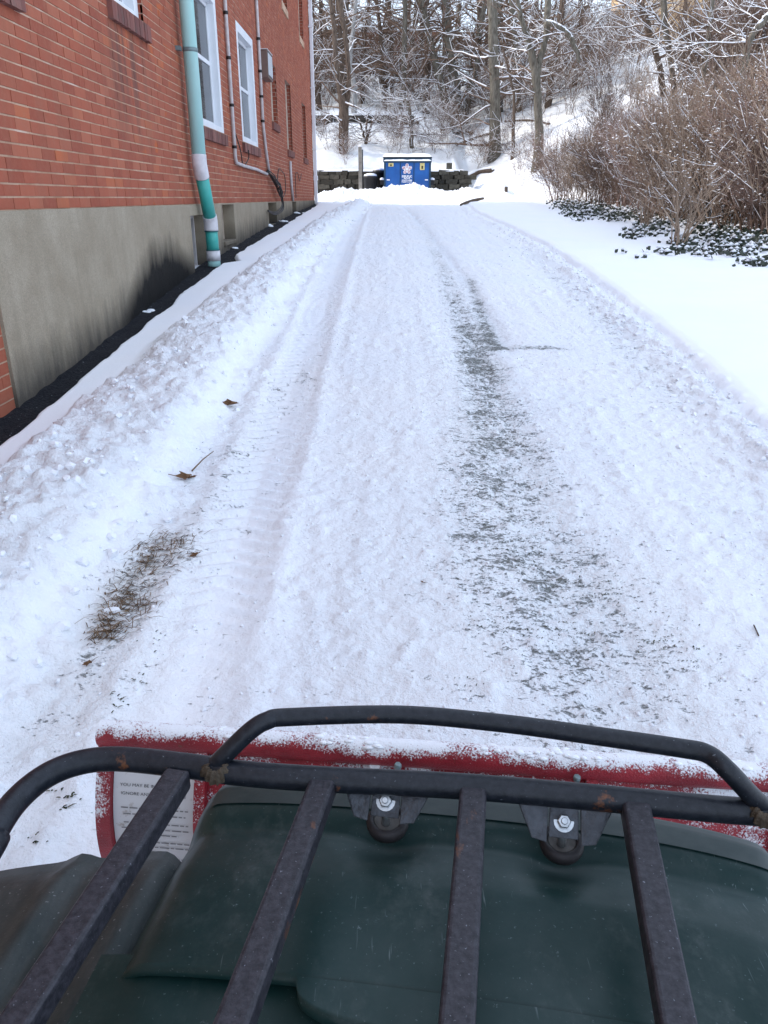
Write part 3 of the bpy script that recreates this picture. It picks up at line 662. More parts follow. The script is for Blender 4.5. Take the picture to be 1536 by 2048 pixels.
seg('pipe', zz(1.20), zz(.86), PR * .96, M['teal2']); seg('pipe', zz(.86), path[3], PR, M['teal'])
b = MB(); b.tube(spline([path[1] + Vector((0, 0, .10)), path[1], path[1].lerp(path[2], .22)], 6), PR * 1.07, 20); rel(b, DL).build('coupling', M['coupling'], ds)
b = MB(); b.tube(spline([path[2].lerp(path[1], .10), path[2], zz(1.13)], 6), PR * 1.07, 20); rel(b, DL).build('coupling', M['coupling'], ds)
seg('coupling', zz(.90), zz(.78), PR * 1.07, M['coupling'])
for zc_, c_ in ((1.135, 0), (1.125, 0)): pass
seg('coupling_rim', zz(1.13), zz(1.118), PR * 1.09, M['seam']); seg('coupling_rim', zz(.912), zz(.90), PR * 1.09, M['seam'])
b = MB(); b.tube([Vector((PXc, yA, 2.98)), Vector((PXc, yA, 3.02))], PR * 1.05, 20); b.box(WX, WX + .05, yA - .16, yA - .07, 2.98, 3.02); rel(b, DL).build('strap', M['strap'], ds)
# white corner downspout
cd = thing('corner_downspout', 'slim white downspout on the far corner of the brick building', 'downspout', (WX + .06, 26.7, 1.3)); CL = cd.location
b = MB(); b.box(WX + .02, WX + .12, 26.62, 26.76, 1.30, 8.0); rel(b, CL).build('pipe', M['white_trim'], cd, .012)
b = MB(); b.box(WX + .01, WX + .14, 26.60, 26.78, 2.02, 2.16); rel(b, CL).build('coupling', M['white_trim'], cd, .01)
for q in (2.9, 4.6, 6.2):
    b = MB(); b.box(WX, WX + .125, 26.59, 26.79, q, q + .03); rel(b, CL).build('strap', M['white_trim'], cd)
b = MB(); b.tube([(WX + .07, 26.69, 1.38), (WX + .10, 26.60, 1.26), (WX + .2, 26.52, 1.25)], .06, 10); rel(b, CL).build('elbow', M['white_trim'], cd)
# conduits and cables
def conduit(label, pts, r, bands, m=M['conduit']):
    t_ = thing('conduit', label, 'conduit', pts[-1]); b = MB(); b.tube(pts, r, 8); rel(b, pts[-1]).build('pipe', m, t_)
    for q in bands:
        b = MB(); b.tube([q + Vector((0, 0, -.02)), q + Vector((0, 0, .02))], r * 1.35, 8); rel(b, pts[-1]).build('band', M['cable'], t_)
    return t_
cx_ = WX + .035
c1 = [Vector((cx_, 12.60, 7.9)), Vector((cx_, 12.60, 2.06)), Vector((cx_, 12.66, 1.99)), Vector((cx_, 13.4, 1.97)), Vector((cx_, 14.6, 1.96)), Vector((cx_, 15.9, 1.92))]
conduit('pale conduit with dark bands beside the large window, bending along the wall', c1, .026, [Vector((cx_, 12.60, q)) for q in (2.2, 2.75, 3.35, 3.9, 4.6)])
c2 = [Vector((cx_, 15.70, 7.9)), Vector((cx_, 15.72, 2.75)), Vector((cx_, 15.95, 2.3)), Vector((cx_, 16.2, 1.95))]
conduit('pale conduit with dark bands running past the air conditioner', c2, .027, [Vector((cx_, 15.71, q)) for q in (2.8, 3.2, 3.6, 4.1, 4.7)])
conduit('short pale conduit under a far window of the brick wall', [Vector((cx_, 19.95, 2.3)), Vector((cx_, 20.0, 1.85)), Vector((cx_, 20.2, 1.44))], .03, [])
cb = thing('cable_bundle', 'tangle of black cables hanging down the brick wall to the foundation', 'cables', (cx_, 16.5, 1.3))
for i in range(9):
    j = lambda s_=.05: random.gauss(0, s_)
    pts = [Vector((cx_, 15.95 + j(), 1.98 + j(.02))), Vector((cx_ + .03 + abs(j()), 16.5 + j(.12), 1.80 + j())), Vector((cx_ + .05 + abs(j()), 17.0 + j(.1), 1.66 + j())), Vector((cx_ + .06, 17.5 + j(.08), 1.50 + j(.03)))]
    if i < 4: pts += [Vector((cx_ + .07, 17.3 + i * .1, 1.33 - i * .02)), Vector((cx_ + .05, 16.5 + j(.1), 1.21 + j(.03))), Vector((cx_ + .02, 15.6, 1.27 + j(.01)))]
    b = MB(); b.tube(spline(pts, 5), .011, 5); rel(b, cb.location).build('cable', M['cable'], cb)
def cable(label, pts, r=.009):
    b = MB(); b.tube(spline(pts, 6), r, 5); tag(b.build('cable', M['cable']), label, 'cable')
cable('black cable looping from the conduit below the large far window', [(cx_, 12.62, 2.45), (cx_ + .02, 12.95, 2.2), (cx_, 13.2, 1.99)])
cable('thin black cable dropping from the sill of the far large window', [(cx_ + .02, 13.75, 2.22), (cx_ + .02, 13.72, 2.1), (cx_, 13.45, 1.99)])
cable('thin black cable drooping in a loop between cable tangle and short conduit', [(cx_, 17.6, 1.55), (cx_, 18.3, 1.52), (cx_, 18.75, 1.68), (cx_, 18.7, 1.95), (cx_, 18.4, 2.02), (cx_, 17.7, 2.06), (cx_, 17.3, 1.75)])
cable('short loose cable on the brick wall near the far corner', [(cx_, 20.9, 1.5), (cx_, 21.0, 2.0), (cx_, 21.5, 2.1), (cx_, 22.0, 1.92), (cx_, 22.5, 2.1)])
# lumps of snow on the tarred strip
for (px, py, r, lb) in ((296, 632, .05, 'small lump of snow on the tarred strip near the black stain'), (538, 457, .11, 'largest lump of snow on the tarred strip by the far foundation'), (566, 447, .07, 'lump of snow on the tarred strip under the far windows'), (460, 502, .05, 'small lump of snow on the tarred strip just past the teal downspout'), (598, 430, .09, 'farthest lump of snow on the tarred strip near the corner')):
    h_ = hit(px, py); b = MB()
    for i in range(4):
        o_ = Vector((random.gauss(0, r * .5), random.gauss(0, r * .8), 0)); q = r * random.uniform(.5, .9)
        b.lathe([(q, 0), (q * .95, q * .25), (q * .7, q * .5), (q * .1, q * .62)], 9, Matrix.Translation(Vector((max(h_.x, -2.2) if h_.x < -1.9 else -2.0, h_.y, float(g(h_.y)))) + o_))
    tag(b.build('snow_lump', M['snow_cap']), lb, 'snow lump')

# ------------------------------------------------------------------ stone retaining wall, dumpster, post, bin
YW = 31.55
rw = thing('retaining_wall', 'dark dry-stone retaining wall behind the blue dumpster', 'wall', (0, YW, 1.4)); RL = rw.location
b = MB(); b.box(-7, 2.95, YW + .03, YW + .28, 1.2, 2.42); rel(b, RL).build('wall_core', M['joint'], rw)
svar = []
for v in range(5):
    b = MB(); b.box(-.5, .5, -.5, .5, -.5, .5); b.v = [tuple(q * random.uniform(.70, 1.06) for q in p_) for p_ in b.v]
    me_ = b.mesh('stone'); me_.materials.append(M['stone']); svar.append(me_)
z_ = 1.28
while z_ < 2.40:
    h_ = random.uniform(.09, .20); x_ = -6.0
    while x_ < 3.05:
        w_ = random.uniform(.2, .55)
        o = bpy.data.objects.new('stone', random.choice(svar)); C.objects.link(o); o.parent = rw
        o.location = (x_ + w_ / 2 - RL.x, random.uniform(-.03, .05), z_ + h_ / 2 - RL.z); o.scale = (w_ * 1.10, random.uniform(.18, .28), h_ * 1.16); o.rotation_euler = (random.gauss(0, .05), random.gauss(0, .06), random.gauss(0, .08))
        x_ += w_ + .012
    z_ += h_ + .006
b = MB(); P = []
for yy in (YW - .12, YW - .08, YW + .05, YW + .2, YW + .34): P.append([(xx, yy + .02 * math.sin(xx * 7), 2.42 + (.0 if yy < YW - .1 else .07 + .05 * float(fbm(np.array([xx]), np.array([yy]), 2.3, 3)[0]))) for xx in np.arange(-7, 3.05, .1)])
b.grid(P); rel(b, RL).build('snow_cap', M['snow_cap'], rw)
# stump of a pillar on its right end
b = MB(); b.box(2.35, 2.56, YW + .05, YW + .25, 2.40, 2.72); tag(b.build('stone_pier', M['stone'], None, .02), 'small stone pier on the retaining wall right of the dumpster', 'pier')
# upper wall of timbers
uw = thing('timber_wall', 'low dark timber wall higher on the snowy slope', 'wall', (-2.5, 37.05, 4.2))
zt = 1.5 + .95 + 2.0
for (xa, xb, k_) in ((-9, -3.1, 0), (-3.05, -.4, 0), (-.35, 1.5, 0), (-9, -2.2, 1), (-2.15, 1.3, 1)):
    b = MB(); b.box(xa, xb, 36.93 + .03 * k_, 37.16, zt - .12 + k_ * .23, zt + .10 + k_ * .23); rel(b, uw.location).build('timber', M['timber'], uw, .02)
b = MB(); P = [[(xx, yy, zt + .335 + (.06 + .03 * math.sin(xx * 3.1)) * (0 if yy in (36.95, 37.2) else 1)) for xx in np.arange(-9, 1.31, .15)] for yy in (36.95, 37.0, 37.1, 37.2)]
b.grid(P); rel(b, uw.location).build('snow_cap', M['snow_cap'], uw)

# dumpster
DY = 29.9; dsc = 1.0
pl, pr = at_depth(767, 330, DY), at_depth(863, 330, DY); DX = (pl.x + pr.x) / 2; DW = (pr.x - pl.x)
zt_ = at_depth(815, 324, DY).z; ztop = at_depth(815, 311, DY + .6).z; zb = 1.48
dm = thing('dumpster', 'blue steel dumpster with snow on its lids in front of the stone wall', 'dumpster', (DX, DY, zb)); DP = dm.location
b = MB(); h2 = DW / 2
prof = [(DY, zt_), (DY + .04, zb + .18), (DY + 1.25, zb + .18), (DY + 1.3, zt_ + .18)]
b.prism([(DX - h2 + .03, y_, z1) for y_, z1 in prof], (DW - .06, 0, 0)); rel(b, DP).build('body', M['blue'], dm, .01)
for xx in (DX - h2 + .60, DX + h2 - .62):
    b = MB(); b.box(xx - .012, xx + .012, DY - .008, DY + .03, zb + .2, zt_ - .02); rel(b, DP).build('panel_seam', M['blue_dark'], dm)
for sx in (-1, 1):
    b = MB(); b.box(DX + sx * (h2 - .045) - .03, DX + sx * (h2 - .045) + .03, DY - .03, DY + .02, zb + .2, zt_); rel(b, DP).build('corner_post', M['blue_dark'], dm, .006)
    b = MB(); b.box(DX + sx * (h2 + .05) - .07, DX + sx * (h2 + .05) + .07, DY + .15, DY + 1.1, zb + .46, zb + .62); rel(b, DP).build('fork_pocket', M['black_plastic'], dm, .01)
    b = MB(); b.lathe([(.09, 0), (.08, .05), (.02, .08)], 9, Matrix.Translation((DX + sx * (h2 + .05), DY + .2, zb + .62))); rel(b, DP).build('pocket_snow', M['snow_cap'], dm)
    b = MB(); b.box(DX + sx * (h2 - .17) - .055, DX + sx * (h2 - .17) + .055, DY - .012, DY + .01, zb + .60, zb + .64); rel(b, DP).build('reflector', M['decal_white'], dm)
    b = MB(); b.lathe([(.07, -.03), (.08, -.02), (.08, .02), (.07, .03)], 12, Matrix.Translation((DX + sx * (h2 - .2), DY + .12, zb + .08)) @ Matrix.Rotation(R(90), 4, 'Y')); rel(b, DP).build('caster', M['black_plastic'], dm)
b = MB(); b.box(DX - h2, DX + h2, DY - .05, DY + .05, zt_ - .02, zt_ + .035); rel(b, DP).build('front_rim', M['blue_dark'], dm, .008)
b = MB(); b.box(DX - h2 - .01, DX + h2 + .01, DY + .07, DY + .14, zt_ + .0, zt_ + .16); rel(b, DP).build('lid_edge', M['blue_dark'], dm)
for q in (0, 1):
    xa, xb = DX - h2 - .02 + q * (h2 + .03), DX - .01 + q * (h2 + .03)
    b = MB(); b.poly([(xa, DY + .06, zt_ + .165), (xb, DY + .06, zt_ + .165), (xb, DY + 1.32, zt_ + .26), (xa, DY + 1.32, zt_ + .26)]); b.prism([(xa, DY + .06, zt_ + .14), (xb, DY + .06, zt_ + .14), (xb, DY + .06, zt_ + .163), (xa, DY + .06, zt_ + .163)], (0, 1.26, .095)); rel(b, DP).build('lid', M['black_plastic'], dm)
def snow_slab(x0, x1, y0, y1, zf, h, name, parent, org, nx=24, ny=6, seed=0):
    b = MB(); P = []
    for j in range(ny + 1):
        v = j / ny; row = []
        for i in range(nx + 1):
            u = i / nx; e_ = min(1, min(u, 1 - u) * nx / 1.5, min(v, 1 - v) * ny / 1.2); xx, yy = x0 + u * (x1 - x0), y0 + v * (y1 - y0)
            nz_ = float(fbm(np.array([xx * 1.0 + seed]), np.array([yy]), 3.0, 3)[0])
            row.append((xx, yy, zf(yy) + e_ ** .6 * h * (1 + .9 * nz_) - .004))
        P.append(row)
    b.grid(P); return rel(b, org).build(name, M['snow_cap'], parent)
snow_slab(DX - h2 - .02, DX + h2 + .02, DY + .05, DY + 1.3, lambda y_: zt_ + .17 + (y_ - DY) * .074, .075, 'lid_snow', dm, DP)
snow_slab(DX - h2, DX + h2, DY - .06, DY + .07, lambda y_: zt_ + .036, .05, 'rim_snow', dm, DP, 30, 4, 5)
# logo: five-armed figure, and lettering
def text_mesh(s_, size, name, bold=0.0):
    cu = bpy.data.curves.new(name, 'FONT'); cu.body = s_; cu.size = size; cu.align_x = 'CENTER'; cu.align_y = 'CENTER'; cu.extrude = .001; cu.offset = size * bold
    o = bpy.data.objects.new(name, cu); me_ = bpy.data.meshes.new_from_object(o); bpy.data.objects.remove(o); return me_
def text(s_, size, loc, m, parent, org, name='lettering', rot=(R(90), 0, 0), wid=None):
    me_ = text_mesh(s_, size, name, .055); o = link(name, me_, m, parent); o.location = Vector(loc) - Vector(org); o.rotation_euler = rot
    if wid:
        w0 = max(v.co.x for v in me_.vertices) - min(v.co.x for v in me_.vertices); o.scale = (wid / w0, 1, 1)
    return o
LC = Vector((DX - .0, DY - .003, 0)); LC.x = at_depth(814, 340, DY).x; LC.z = at_depth(814, 338, DY).z
def disc_poly(cx_, cz_, r, n_=14): return [(cx_ + r * math.cos(2 * math.pi * i / n_), 0, cz_ + r * math.sin(2 * math.pi * i / n_)) for i in range(n_)]
def decal(polys, dy, name, m):
    b = MB()
    for q in polys: b.poly([(x_, DY - dy, z1) for x_, _, z1 in q][::-1])
    o = rel(b, DP).build(name, m, dm); return o
arms = []; red = []
for i in range(5):
    a = R(90 + 72 * i); u = Vector((math.cos(a), 0, math.sin(a))); w_ = Vector((-u.z, 0, u.x))
    for s1, lst in ((.058, arms),):
        pts = [LC + w_ * s1, LC + u * .125 + w_ * s1]
        pts += [LC + u * (.125 + s1 * math.sin(t)) + w_ * (s1 * math.cos(t)) for t in (R(30), R(60), R(90), R(120), R(150))] + [LC + u * .125 - w_ * s1, LC - w_ * s1]
        lst.append([tuple(p_) for p_ in pts])
    for s2 in (-.026, .018):
        red.append([tuple(LC + u * .085 + w_ * (s2 + .0)), tuple(LC + u * .165 + w_ * (s2 * 1.1)), tuple(LC + u * .165 + w_ * (s2 * 1.1 + .018)), tuple(LC + u * .085 + w_ * (s2 + .018))])
for i, q in enumerate(arms): decal([q], .009 + i * .0004, 'emblem_arm', M['decal_white'])
for i, q in enumerate(red): decal([q], .013, 'emblem_stripe', M['decal_red'])
star = [LC + Vector((math.cos(R(90 + 36 * i)), 0, math.sin(R(90 + 36 * i)))) * (.085 if i % 2 == 0 else .038) for i in range(10)]
decal([[tuple(LC + Vector((math.cos(R(90 + 36 * i)), 0, math.sin(R(90 + 36 * i)))) * (.098 if i % 2 == 0 else .05)) for i in range(10)]], .0145, 'emblem_outline', M['decal_red'])
decal([[tuple(p_) for p_ in star]], .016, 'emblem_star', M['decal_white'])
zq = lambda py: at_depth(814, py, DY).z
text('REPUBLIC', .095, (LC.x, DY - .012, zq(353)), M['decal_white'], dm, DP, wid=.36); text('SERVICES', .06, (LC.x, DY - .012, zq(356.8)), M['decal_white'], dm, DP, wid=.22)
text('513-771-4200', .072, (LC.x, DY - .012, zq(361)), M['decal_white'], dm, DP, wid=.36); text('RepublicServices.com', .045, (LC.x, DY - .012, zq(364)), M['decal_white'], dm, DP, wid=.36)
for (xa, za, xb, zb_) in ((777, 326, 787, 333), (840, 326, 849, 340)):
    p0, p1 = at_depth(xa, za, DY), at_depth(xb, zb_, DY); b = MB(); b.box(p0.x, p1.x, DY - .012, DY + .01, p1.z, p0.z); st_ = rel(b, DP).build('warning_sticker', M['decal_yellow'], dm)
    cxm = (p0.x + p1.x) / 2; hz = p0.z - p1.z; b = MB(); b.box(cxm - .03, cxm + .03, DY - .015, DY - .010, p1.z + hz * .15, p1.z + hz * .6); rel(b, DP).build('sticker_print', M['decal_dark'], st_)
# post
p0 = at_depth(722, 396, 28.9); p1 = at_depth(722, 294, 28.9)
ps = thing('wooden_post', 'tall weathered wooden post left of the dumpster, capped with snow', 'post', (p0.x, 28.9, p0.z - .2)); PL = ps.location
b = MB(); b.box(p0.x - .075, p0.x + .045, 28.83, 28.95, p0.z - .2, p1.z); rel(b, PL).build('post', M['post_wood'], ps, .008)
b = MB(); b.box(p0.x + .05, p0.x + .085, 28.85, 28.93, p0.z - .2, p1.z - .08); rel(b, PL).build('metal_rail', M['black_plastic'], ps)
b = MB(); b.lathe([(.07, 0), (.066, .03), (.03, .055), (.005, .06)], 10, Matrix.Translation((p0.x - .01, 28.89, p1.z))); rel(b, PL).build('snow_cap', M['snow_cap'], ps)
# black bins
for (px, hgt, r_, lb, Yb) in ((741, .78, .24, 'dark round bin between the post and the dumpster', 30.3), (757, .98, .20, 'narrow dark bin right against the left side of the dumpster', 30.75)):
    q = at_depth(px, 385, Yb); bb = thing('waste_bin', lb, 'bin', (q.x, Yb, 1.45)); b = MB()
    b.lathe([(r_ * .85, 0), (r_, hgt * .9), (r_ * 1.06, hgt * .9), (r_ * 1.06, hgt)], 16, Matrix.Translation((q.x, Yb, 1.45))); rel(b, bb.location).build('barrel', M['black_plastic'], bb)
    b = MB(); b.lathe([(r_ * 1.0, 0), (r_ * .95, .05), (r_ * .5, .09), (.01, .10)], 14, Matrix.Translation((q.x, Yb, 1.45 + hgt))); rel(b, bb.location).build('snow_cap', M['snow_cap'], bb)
# log, stake
b = MB(); q0, q1 = hit(921, 412), hit(966, 401); b.tube(spline([q0 + Vector((0, 0, .03)), q0.lerp(q1, .4) + Vector((0, .1, .06)), q1 + Vector((0, 0, .06))], 4), [.03, .04, .04, .045, .045, .05, .05, .04, .04], 7); tag(b.build('fallen_branch', M['bark_brown']), 'fallen branch lying on the ploughed snow right of the dumpster', 'branch')
q0 = hit(1012, 383); b = MB(); b.box(q0.x - .05, q0.x + .05, q0.y - .05, q0.y + .05, q0.z - .1, q0.z + .14); tag(b.build('short_stake', M['bark_brown'], None, .01), 'short dark wooden stake sticking out of snow near the slope', 'stake')

# ------------------------------------------------------------------ trees
class Tree:
    def __init__(s): s.t = MB(); s.b = MB(); s.s = MB()
    def branch(s, p, d, L, r, lev, mx, up=.02, k=None, sn=.7, spread=1.0, nch=(3, 6), target=None):
        target = target or s.b
        k = k or max(2, min(7, int(L / .35))); pts = [p.copy()]; rad = [r]; d = d.normalized()
        for i in range(k):
            d = (d + Vector((random.gauss(0, .17), random.gauss(0, .17), random.gauss(up, .13)))).normalized()
            pts.append(pts[-1] + d * (L / k)); rad.append(max(.0045, r * (1 - .8 * (i + 1) / k)))
        target.tube(pts, rad, 6 if r > .05 else 4 if r > .018 else 3, cap=False)
        s.snow(pts, rad, sn)
        if lev < mx:
            for _ in range(random.randint(*nch)):
                q = random.uniform(.25, 1.0) * k; i = min(int(q), k - 1); pp_ = pts[i].lerp(pts[i + 1], q - i)
                dd = (pts[i + 1] - pts[i]).normalized(); rr = rad[i] * random.uniform(.45, .7)
                v = Vector((random.gauss(0, 1), random.gauss(0, 1), random.gauss(.15, .7))); v = (v - dd * v.dot(dd)).normalized()
                s.branch(pp_, dd * random.uniform(.5, 1.0) + v * random.uniform(.6, 1.0) * spread, L * random.uniform(.35, .62), max(.006, rr), lev + 1, mx, up, None, sn, spread, nch)
        return pts, rad
    def snow(s, pts, rad, prob, k=1.0):
        if random.random() > prob: return
        run = []; rr = []
        for i in range(len(pts)):
            a = pts[min(i + 1, len(pts) - 1)] - pts[max(i - 1, 0)]
            flat = math.hypot(a.x, a.y) / (a.length + 1e-6)
            if flat > .42 and random.random() < .93:
                w_ = rad[i]; run.append(pts[i] + Vector((0, 0, w_ * .75 + .003))); rr.append(max(.0065, min(.05, w_ * .80 + .002)))
            else:
                if len(run) > 1: s.s.tube(run, rr, 3 if max(rr) < .02 else 5, cap=False)
                run, rr = [], []
        if len(run) > 1: s.s.tube(run, rr, 3 if max(rr) < .02 else 5, cap=False)
    def finish(s, root, bark_m, twig_m, org):
        if s.t.v: rel(s.t, org).build('trunk', bark_m, root)
        if s.b.v: tag(rel(s.b, org).build('crown', twig_m, root), kind='stuff')
        if s.s.v: tag(rel(s.s, org).build('snow_cover', M['branch_snow'], root), kind='stuff')
def px_tree(name, label, stems, bark_m='bark', Yd=None, nb=16, Lb=(1.2, 3.0), mx=2, top=13.0, sn=.7, from_=.25, twig='twig', base_flare=1.35, cat='tree', nch=(3, 6), ext=True):
    bx_, by_ = stems[0][0][0], stems[0][0][1]; h_ = hit(bx_, by_) if Yd is None else None
    Yd = h_.y if Yd is None else Yd; base = at_depth(bx_, by_, Yd)
    root = thing(name, label, cat, base); T = Tree()
    for si, st_ in enumerate(stems):
        pts = []; rad = []
        for i, (px, py, w_) in enumerate(st_):
            p_ = at_depth(px, py, Yd + (.12 * i * (1 if si % 2 else -1) if si else 0)); dd = math.hypot(p_.x, p_.y); pts.append(p_); rad.append(w_ / 2 / FOC * dd / 1.1 * 1.0)
        if si == 0: pts.insert(0, pts[0] + Vector((0, 0, -.25))); rad.insert(0, rad[0] * base_flare); rad[1] *= 1.12
        if ext and pts[-1].z < top and st_[-1][1] <= 45:
            d_ = (pts[-1] - pts[-2]).normalized(); L_ = (top - pts[-1].z); d_ = (d_ + Vector((0, 0, .5))).normalized(); p_ = pts[-1] + d_ * L_
            pts.append(p_); rad.append(rad[-1] * .4)
        sp = spline(pts, 5); rp = list(np.interp(np.linspace(0, len(pts) - 1, len(sp)), range(len(pts)), rad))
        sp = [q + Vector((random.gauss(0, .015), random.gauss(0, .015), 0)) for q in sp]
        T.t.tube(sp, rp, 10, cap=True); T.snow(sp, rp, 1.0)
        nn = int(nb * (1 if si == 0 else .6)); K = len(sp)
        for _ in range(nn):
            i = int(K * random.uniform(from_, 1.0)) - 1; i = max(1, min(i, K - 1)); a = random.uniform(0, 2 * math.pi)
            fr = i / K; d_ = Vector((math.cos(a), math.sin(a) * .7, random.uniform(-.15, .6)))
            T.branch(sp[i], d_, random.uniform(*Lb) * (1.15 - .4 * fr), max(.012, rp[i] * random.uniform(.16, .34)), 1, mx, .015, None, sn, 1.0, nch)
    T.finish(root, M[bark_m], M[twig], base); return root
px_tree('tree', 'brown twin-stemmed tree on the slope left of the dumpster', [[(686, 306, 17), (688, 230, 21), (682, 190, 13), (674, 140, 10), (666, 40, 9), (661, 0, 8)], [(690, 225, 12), (698, 180, 8), (695, 110, 9), (687, 50, 10), (680, 0, 10)]], 'bark_brown', nb=16, Lb=(1, 2.4))
px_tree('tree', 'pale snow-plastered crooked tree just behind the twin-stemmed tree', [[(709, 236, 11), (707, 170, 10), (700, 120, 9), (706, 60, 8), (712, 0, 7)]], 'bark_pale', nb=18, Lb=(.8, 2.2), sn=1.0)
px_tree('leaning_tree', 'dead trunk leaning left over the slope with snow along its top', [[(842, 205, 11), (800, 155, 13), (765, 122, 11), (738, 103, 9)]], 'bark', nb=12, Lb=(.8, 2.0), sn=1.0, ext=False)
px_tree('tree', 'cluster of grey trunks spreading from one base above the dumpster', [[(906, 265, 18), (885, 180, 15), (862, 90, 13), (848, 20, 12), (842, -5, 12)], [(920, 250, 14), (912, 170, 16), (897, 90, 14), (890, 35, 12)], [(924, 246, 15), (938, 190, 12), (950, 140, 11), (957, 112, 9)]], 'bark', nb=24, Lb=(1, 2.8))
px_tree('tree', 'thick straight grey trunk right of the dumpster on the slope', [[(988, 318, 23), (990, 230, 20), (988, 110, 19), (984, 0, 17)]], 'bark', nb=26, Lb=(1, 2.8), from_=.3)
px_tree('sapling', 'thin bent sapling right beside the thick straight trunk', [[(1025, 318, 7), (1027, 240, 6), (1028, 190, 5), (1012, 120, 4), (1003, 80, 3)]], 'bark_brown', nb=8, Lb=(.5, 1.3), ext=False, cat='sapling')
px_tree('forked_tree', 'forked tree with snow in its crotch at the left of the brown shrubs', [[(1074, 338, 20), (1078, 260, 16), (1074, 190, 15), (1071, 140, 18), (1056, 85, 11), (1043, 40, 10), (1034, -5, 9)], [(1073, 145, 13), (1086, 100, 11), (1093, 60, 10), (1094, 36, 12)], [(1092, 46, 9), (1112, 52, 9), (1132, 66, 10), (1150, 92, 9), (1158, 125, 6)]], 'bark', nb=18, Lb=(.8, 2.2), from_=.35)
px_tree('tree', 'brown trunk close behind the forked tree', [[(1096, 222, 13), (1100, 170, 13), (1110, 110, 12), (1120, 40, 13), (1126, -5, 12)]], 'bark_brown', nb=20, Lb=(1, 2.6), Yd=36.5)
px_tree('tree', 'slender trunk forking high up left of the gap of sky', [[(1148, 215, 10), (1150, 150, 10), (1154, 100, 11), (1162, 40, 10), (1160, -5, 8)], [(1162, 35, 8), (1172, 15, 8), (1182, -5, 7)]], 'bark_brown', nb=18, Lb=(1, 2.6), Yd=38)
px_tree('tree', 'dark trunk in front of the tan wall, leaning left', [[(1330, 210, 12), (1318, 130, 11), (1300, 70, 11), (1286, 20, 12), (1280, -5, 12)]], 'bark_brown', nb=22, Lb=(1, 2.6), Yd=30)
px_tree('tree', 'upright grey trunk just right of the tan wall', [[(1352, 240, 9), (1345, 150, 10), (1332, 60, 11), (1325, -5, 11)]], 'bark', nb=20, Lb=(1, 2.4), Yd=28)
px_tree('tree', 'snow-laden slanting trunk in the upper right corner', [[(1478, 215, 7), (1492, 110, 12), (1512, 60, 11), (1540, 30, 10), (1590, -5, 9)]], 'bark', nb=22, Lb=(.8, 2.2), Yd=21, sn=1.0, ext=False)
px_tree('tree', 'thin tree with many snowy branches above the right shrubs', [[(1410, 250, 7), (1405, 170, 8), (1415, 90, 8), (1428, 0, 7)]], 'bark', nb=30, Lb=(.8, 2.0), Yd=23, sn=1.0, from_=.15)
px_tree('small_tree', 'small snowy bush-like tree on the slope directly above the dumpster', [[(823, 296, 8), (822, 255, 8), (820, 225, 7), (812, 195, 5)]], 'bark', nb=30, Lb=(.7, 1.9), sn=1.0, from_=.45, ext=False, nch=(4, 7))
px_tree('small_tree', 'small multi-stemmed shrub on the slope behind the post', [[(732, 288, 7), (738, 262, 5), (748, 240, 4)], [(732, 285, 5), (724, 258, 4), (716, 235, 3)], [(733, 285, 5), (733, 250, 4), (735, 228, 3)]], 'bark_brown', nb=14, Lb=(.6, 1.5), sn=.9, from_=.3, ext=False)

# far wood: a few bare trees, copied
def wood_tree(h, r, nb, Lb, nch, sn, mx=2):
    T = Tree(); pts = [Vector((0, 0, -.3))]; d = Vector((random.gauss(0, .08), random.gauss(0, .08), 1))
    for i in range(8): d = (d + Vector((random.gauss(0, .07), random.gauss(0, .07), .25))).normalized(); pts.append(pts[-1] + d * (h / 8))
    rad = [r * (1 - .75 * i / 8) for i in range(9)]; T.t.tube(pts, rad, 7)
    for _ in range(nb):
        q = random.uniform(.12, .98) * 8; i = int(q); pp_ = pts[i].lerp(pts[min(i + 1, 8)], q - i); a = random.uniform(0, 6.283)
        T.branch(pp_, Vector((math.cos(a), math.sin(a), random.uniform(-.1, .7))), random.uniform(*Lb) * (1.2 - .5 * q / 8), rad[i] * random.uniform(.2, .45), 1, mx, .01, None, sn, 1.0, nch)
    return T
def proto(T, name, label, cat, group, bark_m, twig_m):
    root = thing(name, label, cat, (0, 0, -100), group); T.finish(root, M[bark_m], M[twig_m], Vector((0, 0, 0))); return root
lbl = 'bare snow-dusted tree in the dense wood up on the hill'
protos = [proto(wood_tree(h, r, nb, (1.2, 3.4), (5, 9), .22), 'wood_tree', lbl, 'tree', 'bare trees of the hillside wood', bm, 'twig_far') for h, r, nb, bm in ((11, .17, 34, 'bark_brown'), (13, .2, 36, 'bark'), (9, .12, 34, 'bark_brown'), (12, .15, 34, 'bark'))]
used = set()
def scatter(protos, spots, smin, smax, sink=.0):
    for i, (x_, y_) in enumerate(spots):
        pr_ = protos[i % len(protos)]
        o = pr_ if pr_.name not in used else copy_tree(pr_); used.add(pr_.name)
        o.location = (x_, y_, gz(x_, y_) - sink); s_ = random.uniform(smin, smax); o.scale = (s_, s_, s_ * random.uniform(.9, 1.1)); o.rotation_euler = (0, 0, random.uniform(0, 6.283))
sp_ = []
for _ in range(900):
    y_ = random.uniform(38, 62); x_ = random.uniform(-.10 * y_ - 1.0, .50 * y_)
    if _ % 4 == 0: y_ = random.uniform(33.5, 58); x_ = random.uniform(-16, -.10 * y_ - 1.0)        # the wood goes on behind the building
    ratio = x_ / y_
    if .192 < ratio < .36 and random.random() < .95: continue                 # the gap of sky on the right
    if all((x_ - a) ** 2 + (y_ - c) ** 2 > 1.3 for a, c in sp_): sp_.append((x_, y_))
    if len(sp_) >= 100: break
scatter(protos, sp_, .8, 1.15)
